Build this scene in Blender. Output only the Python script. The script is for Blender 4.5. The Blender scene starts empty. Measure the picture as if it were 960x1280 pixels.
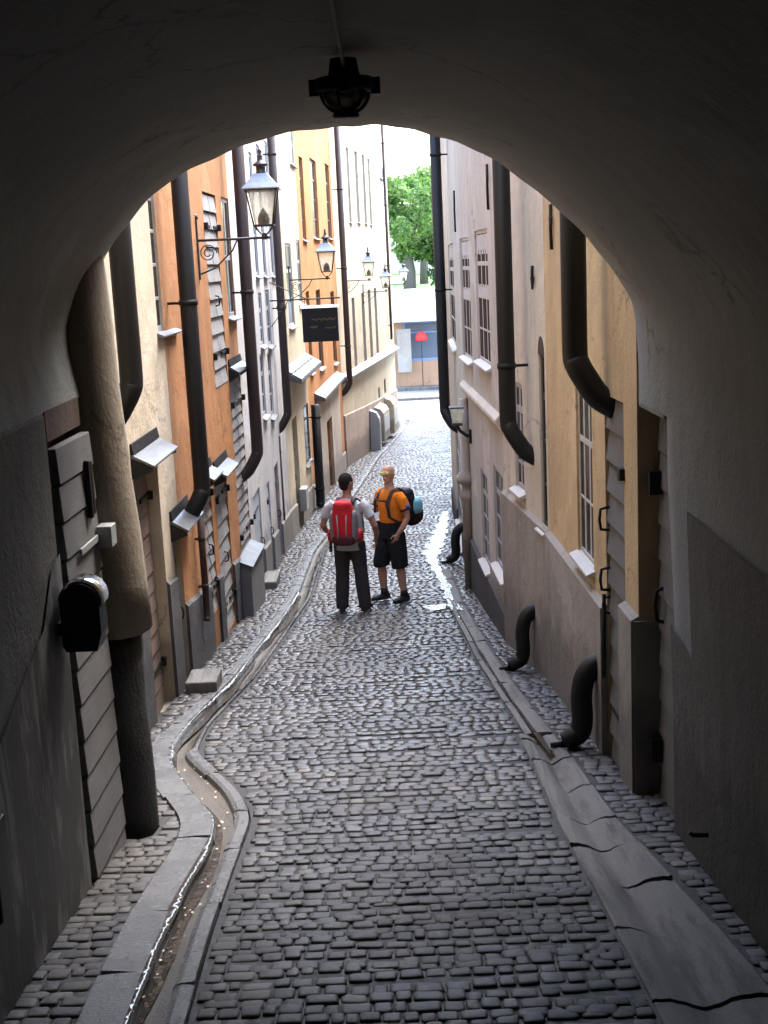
import bpy, bmesh, math, random
import numpy as np
from mathutils import Vector, Matrix
random.seed(7); rng = np.random.default_rng(7)
S = bpy.context.scene; C = S.collection

# ------------------------------------------------------------------ camera
F = 1600.; PITCH = math.atan(310/1600); ROLL = math.radians(2.7); CZ = 2.2
fw = np.array([0, math.cos(PITCH), -math.sin(PITCH)]); up0 = np.array([0, math.sin(PITCH), math.cos(PITCH)]); rt0 = np.array([1., 0, 0])
UP = math.cos(ROLL)*up0 + math.sin(ROLL)*rt0; RT = math.cos(ROLL)*rt0 - math.sin(ROLL)*up0
def ray(x, y): return fw + RT*(x-480)/F + UP*(640-y)/F
cam_d = bpy.data.cameras.new('camera'); cam = bpy.data.objects.new('camera', cam_d); C.objects.link(cam)
cam_d.sensor_fit = 'VERTICAL'; cam_d.sensor_height = 32; cam_d.sensor_width = 24; cam_d.lens = 32*F/1280; cam_d.clip_end = 2000; cam_d.clip_start = .05
m = Matrix.Identity(4)
for i in range(3): m[i][0] = RT[i]; m[i][1] = UP[i]; m[i][2] = -fw[i]
m[0][3] = 0; m[1][3] = 0; m[2][3] = CZ
cam.matrix_world = m; S.camera = cam

# ------------------------------------------------------------------ ground profile (metres below the lens along the street)
YS = [-12,0,4,7.2,11.5,16,20,24.5,34,42,50,58,62,400]; DS = [.6,2.32,2.86,3.3,3.84,4.33,4.72,5.07,5.65,6.05,6.35,6.45,6.45,6.45]
_f = np.linspace(-12, 100, 2241); _d = np.interp(_f, YS, DS); _k = np.ones(61)/61; _d = np.convolve(np.pad(_d, 30, mode='edge'), _k, 'valid')
def gz(Y): return CZ - np.interp(Y, _f, _d)
def ground(x, y):
    r = ray(x, y); ts = np.linspace(2, 90, 9000); z = CZ + ts*r[2]/r[1]; i = int(np.argmax(z < gz(ts)))
    return np.array([ts[i]*r[0]/r[1], ts[i], float(gz(ts[i]))])

# ------------------------------------------------------------------ mesh builder
def V(*a): return np.array(a, float)
class MB:
    def __init__(s): s.v = []; s.f = []; s.sm = []
    def add(s, vs, fs, smooth=False):
        b = len(s.v); s.v += [tuple(float(c) for c in p) for p in vs]; s.f += [tuple(b+i for i in f) for f in fs]; s.sm += [smooth]*len(fs); return s
    def hexa(s, p):   # 8 points: bottom 4 ccw, top 4 ccw
        return s.add(p, [(3,2,1,0),(4,5,6,7),(0,1,5,4),(1,2,6,5),(2,3,7,6),(3,0,4,7)])
    def box(s, lo, hi):
        a, b = lo, hi
        return s.hexa([(a[0],a[1],a[2]),(b[0],a[1],a[2]),(b[0],b[1],a[2]),(a[0],b[1],a[2]),(a[0],a[1],b[2]),(b[0],a[1],b[2]),(b[0],b[1],b[2]),(a[0],b[1],b[2])])
    def tube(s, path, r, n=10, caps=True, ref=None):
        path = [np.array(p, float) for p in path]; rs = r if hasattr(r, '__len__') else [r]*len(path); vs = []; fs = []
        A = None
        for i, p in enumerate(path):
            t = path[min(i+1, len(path)-1)] - path[max(i-1, 0)]; t = t/(np.linalg.norm(t)+1e-9)
            if A is None:
                A = np.array(ref if ref is not None else ((1,0,0) if abs(t[0]) < .8 else (0,0,1)), float)
            A = A - t*(A@t); A /= np.linalg.norm(A)+1e-9; B = np.cross(t, A)
            ri = rs[i]; ra, rb = ri if hasattr(ri, '__len__') else (ri, ri)
            for k in range(n):
                q = 2*math.pi*k/n; vs.append(p + A*ra*math.cos(q) + B*rb*math.sin(q))
        for i in range(len(path)-1):
            for k in range(n):
                a = i*n+k; b = i*n+(k+1) % n; fs.append((a, b, b+n, a+n))
        if caps: fs.append(tuple(range(n-1, -1, -1))); fs.append(tuple(range((len(path)-1)*n, len(path)*n)))
        return s.add(vs, fs, True)
    def lathe(s, o, prof, n=16):
        return s.tube([V(o[0], o[1], o[2]+z) for r, z in prof], [max(r, .0005) for r, z in prof], n, True, (1,0,0))
    def build(s, name, mat, parent=None, bevel=0, **kw):
        off = V(0,0,0); p = parent
        while p is not None: off += np.array(p.location); p = p.parent
        me = bpy.data.meshes.new(name)
        me.from_pydata([tuple(np.array(v)-off) for v in s.v], [], s.f); me.update()
        me.polygons.foreach_set('use_smooth', s.sm)
        bm = bmesh.new(); bm.from_mesh(me)
        if kw.pop('normals', True): bmesh.ops.recalc_face_normals(bm, faces=bm.faces)
        bm.to_mesh(me); bm.free()
        me.materials.append(mat)
        o = bpy.data.objects.new(name, me); C.objects.link(o); o.parent = parent
        if any(s.sm) and not all(s.sm): pass
        if bevel:
            b = o.modifiers.new('bevel', 'BEVEL'); b.width = bevel; b.segments = 2; b.limit_method = 'ANGLE'; b.angle_limit = math.radians(40)
        tag(o, **kw); return o
def tag(o, label=None, cat=None, group=None, kind=None):
    if label: o['label'] = label
    if cat: o['category'] = cat
    if group: o['group'] = group
    if kind: o['kind'] = kind
    return o
def thing(name, loc, label, cat, group=None, rz=0):
    o = bpy.data.objects.new(name, None); C.objects.link(o); o.location = tuple(float(c) for c in loc); o.rotation_euler = (0,0,rz); o.empty_display_size = .2
    return tag(o, label, cat, group)
def copy_tree(o, parent=None):
    c = o.copy(); C.objects.link(c); c.parent = parent
    for ch in list(o.children): copy_tree(ch, c)
    return c

# ------------------------------------------------------------------ materials
def mat(name): 
    m = bpy.data.materials.new(name); m.use_nodes = True; nt = m.node_tree; return m, nt, nt.nodes['Principled BSDF']
def N(nt, t, **kw):
    n = nt.nodes.new(t)
    for k, v in kw.items():
        if k in n.inputs: n.inputs[k].default_value = v
        else: setattr(n, k, v)
    return n
def ramp(nt, src, stops):
    r = nt.nodes.new('ShaderNodeValToRGB'); e = r.color_ramp.elements
    while len(e) < len(stops): e.new(.5)
    for i, (p, c) in enumerate(stops): e[i].position = p; e[i].color = (c[0], c[1], c[2], 1) if hasattr(c, '__len__') else (c, c, c, 1)
    nt.links.new(src, r.inputs[0]); return r
def objco(nt, sc=(1,1,1)):
    g = nt.nodes.new('ShaderNodeNewGeometry'); mp = nt.nodes.new('ShaderNodeMapping'); mp.inputs['Scale'].default_value = sc
    nt.links.new(g.outputs['Position'], mp.inputs['Vector']); return mp.outputs[0]
def mix(nt, a, b, fac, mode='MIX'):
    n = nt.nodes.new('ShaderNodeMix'); n.data_type = 'RGBA'; n.blend_type = mode
    for sock, v in ((n.inputs['Factor'], fac), (n.inputs['A'], a), (n.inputs['B'], b)):
        if hasattr(v, 'node'): nt.links.new(v, sock)
        elif hasattr(v, '__len__'): sock.default_value = (v[0], v[1], v[2], 1)
        else: sock.default_value = v
    return n.outputs['Result']
_py = np.linspace(-3, 52, 80); POLY = np.polyfit(_py, [float(gz(v)) for v in _py], 4)
def stucco(name, col, stain=.35, rough=.85, bump=.6, streak=.75, scale=1.0):
    m, nt, b = mat(name); L = nt.links.new
    n1 = N(nt, 'ShaderNodeTexNoise', Scale=.9*scale, Detail=6, Roughness=.6); L(objco(nt), n1.inputs['Vector'])
    n2 = N(nt, 'ShaderNodeTexNoise', Scale=1.0, Detail=5, Roughness=.65); L(objco(nt, (3.2, 3.2, .28)), n2.inputs['Vector'])
    n3 = N(nt, 'ShaderNodeTexNoise', Scale=38, Detail=5, Roughness=.65); L(objco(nt), n3.inputs['Vector'])
    n4 = N(nt, 'ShaderNodeTexNoise', Scale=3.5, Detail=4, Roughness=.6); L(objco(nt), n4.inputs['Vector'])
    dark = [c*(1-stain) for c in col]; warm = [min(1, col[0]*1.06), col[1]*1.02, col[2]*.93]
    c1 = mix(nt, dark, warm, ramp(nt, n1.outputs['Fac'], [(.28, 0), (.62, 1)]).outputs[0])
    c2 = mix(nt, c1, [c*.62 for c in col], mix(nt, (0,0,0), (streak,)*3, ramp(nt, n2.outputs['Fac'], [(.52, 0), (.75, 1)]).outputs[0]))
    c3 = mix(nt, c2, [c*.8 for c in col], ramp(nt, n3.outputs['Fac'], [(.45, 0), (.8, .55)]).outputs[0])
    n5 = N(nt, 'ShaderNodeTexNoise', Scale=.55, Detail=3, Roughness=.5, Distortion=.6); L(objco(nt, (1,1,1.3)), n5.inputs['Vector'])
    c3 = mix(nt, c3, [min(1, c*1.12+.015) for c in col], ramp(nt, n5.outputs['Fac'], [(.60, 0), (.625, .55)]).outputs[0])
    sx = nt.nodes.new('ShaderNodeSeparateXYZ'); g_ = nt.nodes.new('ShaderNodeNewGeometry'); L(g_.outputs['Position'], sx.inputs[0])
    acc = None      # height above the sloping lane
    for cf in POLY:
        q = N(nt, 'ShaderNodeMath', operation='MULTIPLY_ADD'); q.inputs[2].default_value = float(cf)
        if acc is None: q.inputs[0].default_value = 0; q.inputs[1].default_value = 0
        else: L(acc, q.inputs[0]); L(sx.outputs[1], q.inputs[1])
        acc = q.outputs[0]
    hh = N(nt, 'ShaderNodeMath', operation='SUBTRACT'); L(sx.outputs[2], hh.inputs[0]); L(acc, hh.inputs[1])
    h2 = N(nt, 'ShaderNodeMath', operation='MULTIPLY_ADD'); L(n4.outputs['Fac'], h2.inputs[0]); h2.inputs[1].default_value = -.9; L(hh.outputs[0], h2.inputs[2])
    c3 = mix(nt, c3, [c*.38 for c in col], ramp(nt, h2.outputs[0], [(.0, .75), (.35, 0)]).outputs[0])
    wv = N(nt, 'ShaderNodeVectorMath', operation='MULTIPLY_ADD'); L(n4.outputs['Color'], wv.inputs[0]); wv.inputs[1].default_value = (.35,.35,.35); L(objco(nt, (.8,.8,.55)), wv.inputs[2])
    vo = N(nt, 'ShaderNodeTexVoronoi', feature='DISTANCE_TO_EDGE', Scale=1.0); L(wv.outputs[0], vo.inputs['Vector'])
    cm = N(nt, 'ShaderNodeMath', operation='MULTIPLY'); L(ramp(nt, vo.outputs['Distance'], [(0, .8), (.011, 0)]).outputs[0], cm.inputs[0]); L(ramp(nt, n1.outputs['Fac'], [(.48, 0), (.56, 1)]).outputs[0], cm.inputs[1])
    c3 = mix(nt, c3, [c*.4 for c in col], cm.outputs[0])
    L(c3, b.inputs['Base Color']); b.inputs['Roughness'].default_value = rough; b.inputs['Specular IOR Level'].default_value = .3
    add = N(nt, 'ShaderNodeMath', operation='MULTIPLY_ADD'); add.inputs[1].default_value = 3.0; L(n4.outputs['Fac'], add.inputs[0]); L(n3.outputs['Fac'], add.inputs[2])
    bp = N(nt, 'ShaderNodeBump', Strength=bump, Distance=.012); L(add.outputs[0], bp.inputs['Height']); L(bp.outputs[0], b.inputs['Normal'])
    return m
def simple(name, col, rough=.6, metal=0, var=.15, bump=.15, nscale=12, spec=.5, stretch=(1,1,1)):
    m, nt, b = mat(name); L = nt.links.new
    n = N(nt, 'ShaderNodeTexNoise', Scale=nscale, Detail=5, Roughness=.6); L(objco(nt, stretch), n.inputs['Vector'])
    c = mix(nt, [x*(1-var) for x in col], [min(1, x*(1+var)) for x in col], n.outputs['Fac'])
    L(c, b.inputs['Base Color']); b.inputs['Metallic'].default_value = metal; b.inputs['Specular IOR Level'].default_value = spec
    L(ramp(nt, n.outputs['Fac'], [(.25, rough*.75), (.75, min(1, rough*1.25))]).outputs[0], b.inputs['Roughness'])
    if bump:
        bp = N(nt, 'ShaderNodeBump', Strength=bump, Distance=.01); L(n.outputs['Fac'], bp.inputs['Height']); L(bp.outputs[0], b.inputs['Normal'])
    return m
def wood(name, col, rough=.75):
    m, nt, b = mat(name); L = nt.links.new
    n = N(nt, 'ShaderNodeTexNoise', Scale=1, Detail=6, Roughness=.65); L(objco(nt, (5, 5, 46)), n.inputs['Vector'])
    n2 = N(nt, 'ShaderNodeTexNoise', Scale=2.2, Detail=4); L(objco(nt), n2.inputs['Vector'])
    c = mix(nt, [x*.6 for x in col], [x*1.25 for x in col], n.outputs['Fac']); c = mix(nt, c, [x*.7 for x in col], ramp(nt, n2.outputs['Fac'], [(.45, 0), (.65, .7)]).outputs[0])
    L(c, b.inputs['Base Color']); b.inputs['Roughness'].default_value = rough; b.inputs['Specular IOR Level'].default_value = .3
    bp = N(nt, 'ShaderNodeBump', Strength=.3, Distance=.006); L(n.outputs['Fac'], bp.inputs['Height']); L(bp.outputs[0], b.inputs['Normal']); return m

def peel():
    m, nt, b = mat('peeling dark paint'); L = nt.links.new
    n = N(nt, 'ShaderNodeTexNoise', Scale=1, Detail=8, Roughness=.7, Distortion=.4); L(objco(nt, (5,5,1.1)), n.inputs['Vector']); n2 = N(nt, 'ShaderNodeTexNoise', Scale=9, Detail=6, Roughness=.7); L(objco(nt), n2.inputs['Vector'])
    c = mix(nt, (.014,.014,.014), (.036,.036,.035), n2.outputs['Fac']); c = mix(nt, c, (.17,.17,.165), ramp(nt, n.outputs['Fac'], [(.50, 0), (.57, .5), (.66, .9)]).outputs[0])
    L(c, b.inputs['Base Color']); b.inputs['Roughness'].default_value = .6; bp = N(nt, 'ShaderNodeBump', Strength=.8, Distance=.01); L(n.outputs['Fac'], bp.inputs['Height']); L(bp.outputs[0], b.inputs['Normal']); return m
M = {}
M['cream'] = stucco('cream stucco', (.48,.415,.325)); M['orange'] = stucco('orange stucco', (.39,.185,.078), .3); M['white'] = stucco('white stucco', (.50,.495,.52), .22)
M['pale'] = stucco('pale yellow stucco', (.56,.49,.37), .2); M['amber'] = stucco('amber stucco', (.45,.205,.075), .22); M['ivory'] = stucco('ivory stucco', (.50,.44,.345), .15)
M['ochre'] = stucco('ochre stucco', (.54,.405,.24), .28); M['beige'] = stucco('beige stucco', (.60,.56,.49), .22); M['rose'] = stucco('rose grey stucco', (.52,.50,.465), .25)
M['plinth'] = stucco('grey render', (.30,.28,.26), .35, .8, .6); M['darkplinth'] = stucco('dark render', (.10,.10,.105), .4, .7, .7); M['stonewall'] = stucco('brown base stone', (.36,.29,.26), .4)
M['portal'] = stucco('grey portal stone', (.42,.38,.34), .3)
M['vault'] = stucco('vault plaster', (.235,.25,.26), .25, .85, .6, .4); M['shaded'] = stucco('sooty plaster', (.105,.103,.10), .35, .85, .7, .5); M['dado'] = stucco('dark dado', (.10,.10,.098), .3, .8, .6)  # left wall plaster: vault plaster with its weaker light put into the colour
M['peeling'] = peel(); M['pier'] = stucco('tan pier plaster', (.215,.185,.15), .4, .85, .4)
M['pierbase'] = stucco('black pier base', (.03,.03,.031), .4, .6, .8)
M['lintel'] = stucco('brown plaster', (.10,.075,.065), .3)
M['plank'] = wood('grey planks', (.27,.265,.265)); M['plankdark'] = wood('dark grey planks', (.15,.145,.14)); M['brownwood'] = wood('brown planks', (.17,.125,.10)); M['plankmid'] = wood('mid grey planks', (.155,.152,.15)); M['doorred'] = wood('red brown door', (.12,.05,.035))
M['frame'] = simple('white window paint', (.46,.445,.42), .5, var=.25); M['umber'] = simple('brown grey window paint', (.13,.105,.10), .55); M['plankpale'] = wood('pale weathered planks', (.16,.16,.165)); M['greyframe'] = simple('grey window paint', (.33,.33,.34), .5); M['darkframe'] = simple('dark window paint', (.05,.045,.04), .5)
M['black'] = simple('black pipe paint', (.009,.009,.0095), .5, var=.4, nscale=5, spec=.3, stretch=(1,1,.4)); M['brownpipe'] = simple('brown pipe paint', (.034,.022,.02), .5, var=.3, nscale=5, spec=.3)
M['iron'] = simple('black iron', (.009,.009,.010), .5, 0, nscale=30, spec=.3); M['zinc'] = simple('wet zinc', (.12,.127,.14), .38, .5, .45, .25, 9, stretch=(1,4,1))
M['lid'] = simple('grey hatch sheet', (.07,.073,.08), .5, .2, .4, .25, 9); M['sill'] = simple('sill sheet metal', (.13,.13,.135), .45, .3, .3)
M['tiles'] = simple('blue grey roof tile', (.085,.10,.12), .3, 0, .3, .2, 20); M['tilegap'] = simple('dark tile joint', (.06,.06,.06), .6)
M['glass'] = simple('dark window glass', (.020,.017,.014), .16, 0, .3, .06, 3, .05)
M['darkpane'] = simple('old curtained pane', (.075,.062,.052), .5, 0, .6, .1, 7, 0.0, (6,6,.3))
M['bluegrey'] = simple('grey blue shutter paint', (.30,.32,.36), .5)
M['signface'] = simple('dark sign paint', (.008,.009,.011), .4, spec=.3); M['gold'] = simple('dull gold leaf', (.14,.09,.03), .5, .3)
M['conduit'] = simple('grey conduit', (.09,.088,.085), .7)
M['foil'] = simple('polished tin', (.75,.75,.78), .16, 1, .1, .1, 25)
M['roof'] = simple('roof tile red', (.22,.09,.06), .8)
M['junction'] = simple('grey steel box', (.32,.33,.33), .45, .2)
def glassy(name, col, t=.6, rough=.35):
    m, nt, b = mat(name); L = nt.links.new; tr = N(nt, 'ShaderNodeBsdfTransparent'); tr.inputs[0].default_value = (.95,.95,.9,1)
    tl = N(nt, 'ShaderNodeBsdfTranslucent'); tl.inputs[0].default_value = (*col, 1); gl = N(nt, 'ShaderNodeBsdfGlossy', Roughness=.12)
    n = N(nt, 'ShaderNodeTexNoise', Scale=14, Detail=3); L(objco(nt), n.inputs[0])
    a = nt.nodes.new('ShaderNodeMixShader'); L(ramp(nt, n.outputs['Fac'], [(.3, t-.12), (.7, t+.12)]).outputs[0], a.inputs[0]); L(tr.outputs[0], a.inputs[1]); L(tl.outputs[0], a.inputs[2])
    c = nt.nodes.new('ShaderNodeMixShader'); fr = N(nt, 'ShaderNodeFresnel', IOR=1.45); L(fr.outputs[0], c.inputs[0]); L(a.outputs[0], c.inputs[1]); L(gl.outputs[0], c.inputs[2])
    L(c.outputs[0], nt.nodes['Material Output'].inputs[0]); return m
M['lampglass'] = glassy('milky lamp glass', (.95,.92,.80), .42); M['bowlglass'] = glassy('grey lamp bowl', (.25,.25,.25), .8)
M['skytintglass'], nt, b_ = mat('sky grey pane'); b_.inputs['Base Color'].default_value = (.15,.19,.25,1); b_.inputs['Roughness'].default_value = .12  # blue grey base colour stands in for sky reflected in the kiosk panes
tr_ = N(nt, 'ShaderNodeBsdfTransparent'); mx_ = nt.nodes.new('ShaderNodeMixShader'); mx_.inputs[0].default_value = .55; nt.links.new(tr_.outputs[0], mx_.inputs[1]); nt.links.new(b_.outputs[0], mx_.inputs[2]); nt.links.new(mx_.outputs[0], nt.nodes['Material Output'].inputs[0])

# paving: per-stone tone attribute, wet sheen patches
def paving():
    m, nt, b = mat('wet cobblestone'); L = nt.links.new
    at = N(nt, 'ShaderNodeAttribute', attribute_name='tone')
    n = N(nt, 'ShaderNodeTexNoise', Scale=45, Detail=5, Roughness=.7); L(objco(nt), n.inputs['Vector'])
    n2 = N(nt, 'ShaderNodeTexNoise', Scale=1.1, Detail=4); L(objco(nt), n2.inputs['Vector'])
    c = ramp(nt, at.outputs['Fac'], [(0, (.030,.030,.032)), (.45, (.050,.049,.052)), (.8, (.07,.069,.069)), (1, (.11,.105,.10))]).outputs[0]
    c = mix(nt, c, mix(nt, (.4,.4,.4), (1.35,1.35,1.35), n.outputs['Fac']), .6, 'MULTIPLY')
    n6 = N(nt, 'ShaderNodeTexNoise', Scale=.8, Detail=5, Roughness=.65); L(objco(nt), n6.inputs['Vector'])
    c = mix(nt, c, mix(nt, (.72,.74,.80), (1.38,1.26,1.12), ramp(nt, n6.outputs['Fac'], [(.36, 0), (.64, 1)]).outputs[0]), 1.0, 'MULTIPLY')
    n7 = N(nt, 'ShaderNodeTexNoise', Scale=17, Detail=4, Roughness=.7); L(objco(nt), n7.inputs['Vector']); c = mix(nt, c, (.10,.088,.07), ramp(nt, n7.outputs['Fac'], [(.58, 0), (.72, .6)]).outputs[0])
    L(c, b.inputs['Base Color'])
    r = N(nt, 'ShaderNodeMath', operation='MULTIPLY'); L(ramp(nt, n2.outputs['Fac'], [(.35, .27), (.65, .46)]).outputs[0], r.inputs[0]); L(ramp(nt, n.outputs['Fac'], [(.3, .8), (.7, 1.25)]).outputs[0], r.inputs[1]); sy = nt.nodes.new('ShaderNodeSeparateXYZ'); gp = nt.nodes.new('ShaderNodeNewGeometry'); L(gp.outputs['Position'], sy.inputs[0])
    wet = N(nt, 'ShaderNodeMapRange'); wet.inputs['From Min'].default_value = 5.5; wet.inputs['From Max'].default_value = 11.5; wet.inputs['To Min'].default_value = .34; wet.inputs['To Max'].default_value = -.02; L(sy.outputs[1], wet.inputs['Value'])
    ra = N(nt, 'ShaderNodeMath', operation='ADD'); L(r.outputs[0], ra.inputs[0]); L(wet.outputs[0], ra.inputs[1]); L(ra.outputs[0], b.inputs['Roughness'])
    b.inputs['Specular IOR Level'].default_value = .55
    bp = N(nt, 'ShaderNodeBump', Strength=.5, Distance=.006); L(n.outputs['Fac'], bp.inputs['Height']); L(bp.outputs[0], b.inputs['Normal']); return m
M['cobble'] = paving()
def slabmat(name, col, rough, worn=0):
    m, nt, b = mat(name); L = nt.links.new
    n = N(nt, 'ShaderNodeTexNoise', Scale=3, Detail=7, Roughness=.7); L(objco(nt), n.inputs['Vector']); n2 = N(nt, 'ShaderNodeTexNoise', Scale=60, Detail=4, Roughness=.7); L(objco(nt), n2.inputs['Vector'])
    c = mix(nt, [x*.62 for x in col], [x*1.15 for x in col], ramp(nt, n.outputs['Fac'], [(.3, 0), (.65, 1)]).outputs[0]); c = mix(nt, c, [x*.6 for x in col], ramp(nt, n2.outputs['Fac'], [(.5, 0), (.75, .7)]).outputs[0])
    n3 = N(nt, 'ShaderNodeTexNoise', Scale=1, Detail=6, Roughness=.7); L(objco(nt, (9, 1.1, 3)), n3.inputs['Vector']); c = mix(nt, c, [x*.42 for x in col], ramp(nt, n3.outputs['Fac'], [(.48, 0), (.62, .85)]).outputs[0]) if worn else c
    b.inputs['Specular IOR Level'].default_value = .3 if worn else .5
    L(c, b.inputs['Base Color']); L(ramp(nt, n.outputs['Fac'], [(.3, rough*.7), (.7, rough*1.4)]).outputs[0], b.inputs['Roughness'])
    bp = N(nt, 'ShaderNodeBump', Strength=.8, Distance=.012); L(n2.outputs['Fac'], bp.inputs['Height']); L(bp.outputs[0], b.inputs['Normal']); return m
M['kerb'] = slabmat('wet granite kerb', (.115,.113,.115), .26); M['dish'] = slabmat('pale granite dish', (.15,.143,.134), .62, 1); M['silt'] = slabmat('silty channel', (.085,.07,.055), .45)
M['ground'] = simple('sandy joint filler', (.013,.012,.011), .7, nscale=30, bump=.5); M['quay'] = simple('pale quay asphalt', (.20,.20,.20), .6, nscale=3); M['grass'] = simple('grass', (.10,.19,.035), .9, nscale=4)
def water():
    m, nt, b = mat('running water'); L = nt.links.new
    b.inputs['Base Color'].default_value = (.05,.045,.04,1); b.inputs['Roughness'].default_value = .04; b.inputs['Specular IOR Level'].default_value = .9
    n = N(nt, 'ShaderNodeTexNoise', Scale=13, Detail=2); L(objco(nt), n.inputs['Vector']); bp = N(nt, 'ShaderNodeBump', Strength=.75, Distance=.02); L(n.outputs['Fac'], bp.inputs['Height']); L(bp.outputs[0], b.inputs['Normal']); return m
M['water'] = water()

# ------------------------------------------------------------------ walls
class Wall:
    def __init__(s, p0, p1, side):
        s.p0 = V(*p0); s.p1 = V(*p1); d = s.p1-s.p0; s.len = float(np.linalg.norm(d)); s.d = d/s.len
        n = V(s.d[1], -s.d[0]); s.n = n if (n[0] > 0) == (side == 'L') else -n; s.side = side
    def loc(s, px, py, out=0.):
        r = ray(px, py); p = s.p0 + s.n*out; t = (p@s.n)/(r[:2]@s.n); q = r*t
        return float((q[:2]-p)@s.d), float(CZ+q[2])
    def P(s, u, o, z): q = s.p0 + s.d*u + s.n*o; return V(q[0], q[1], z)
    def box(s, mb, u0, u1, o0, o1, z0, z1):
        a = [s.P(u0,o0,z0), s.P(u1,o0,z0), s.P(u1,o1,z0), s.P(u0,o1,z0)]; b = [s.P(u0,o0,z1), s.P(u1,o0,z1), s.P(u1,o1,z1), s.P(u0,o1,z1)]
        return mb.hexa(a+b)
    def prism(s, mb, u0, u1, poly):   # polygon in (o, z) swept along u
        n = len(poly); vs = [s.P(u0, o, z) for o, z in poly] + [s.P(u1, o, z) for o, z in poly]
        mb.add(vs, [tuple(range(n)), tuple(range(2*n-1, n-1, -1))] + [(i, (i+1) % n, n+(i+1) % n, n+i) for i in range(n)])
    def base(s, u): q = s.p0+s.d*u; return float(gz(q[1]))
    def shell(s, mb, u0, u1, z0, z1, holes, depth=6.):
        us = sorted(set([u0, u1] + [min(max(h[k], u0), u1) for h in holes for k in (0, 1)])); zs = sorted(set([z0, z1] + [h[k] for h in holes for k in (2, 3)]))
        for i in range(len(us)-1):
            for j in range(len(zs)-1):
                uc = (us[i]+us[i+1])/2; zc = (zs[j]+zs[j+1])/2
                if any(h[0] < uc < h[1] and h[2] < zc < h[3] for h in holes): continue
                mb.add([s.P(us[i],0,zs[j]), s.P(us[i+1],0,zs[j]), s.P(us[i+1],0,zs[j+1]), s.P(us[i],0,zs[j+1])], [(0,1,2,3)])
        for h in holes:
            a, b, c, d, dp = h; f = [(a,c),(b,c),(b,d),(a,d)]
            mb.add([s.P(u,0,z) for u, z in f] + [s.P(u,-dp,z) for u, z in f], [(0,1,5,4),(1,2,6,5),(2,3,7,6),(3,0,4,7),(4,5,6,7)])
        q = [(u0,0),(u1,0),(u1,-depth),(u0,-depth)]
        mb.add([s.P(u,o,z0) for u, o in q] + [s.P(u,o,z1) for u, o in q], [(1,2,6,5),(2,3,7,6),(3,0,4,7),(4,5,6,7)])

def anchor(H, x, y0, y1):
    W = H.W; u = W.loc(x, (y0+y1)/2)[0]; a, b = zpx(W, u, x, y1), zpx(W, u, x, y0); mb = MB(); mb.tube([W.P(u,.018,a), W.P(u+.01,.02,(a+b)/2), W.P(u,.018,b)], .014, 6); mb.tube([W.P(u-.05,.02,b-.1), W.P(u,.022,b-.2), W.P(u+.05,.02,b-.1)], .010, 6); H.part('wall_anchor', mb, M['iron'])
def rect(W, xl, xr, yt, yb):
    """pixel box seen on a wall plane -> (u0,u1,z0,z1) in metres on that wall"""
    ym = (yt+yb)/2; a = W.loc(xl, ym)[0]; b = W.loc(xr, ym)[0]; u0, u1 = min(a, b), max(a, b); xc = (xl+xr)/2
    uc = W.loc(xc, ym)[0]; Y = W.P(uc, 0, 0)[1]
    def zat(y): r = ray(xc, y); return CZ + r[2]*Y/r[1]
    return [u0, u1, zat(yb), zat(yt)]
def zpx(W, u, x, y): r = ray(x, y); return float(CZ + r[2]*W.P(u, 0, 0)[1]/r[1])

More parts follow.
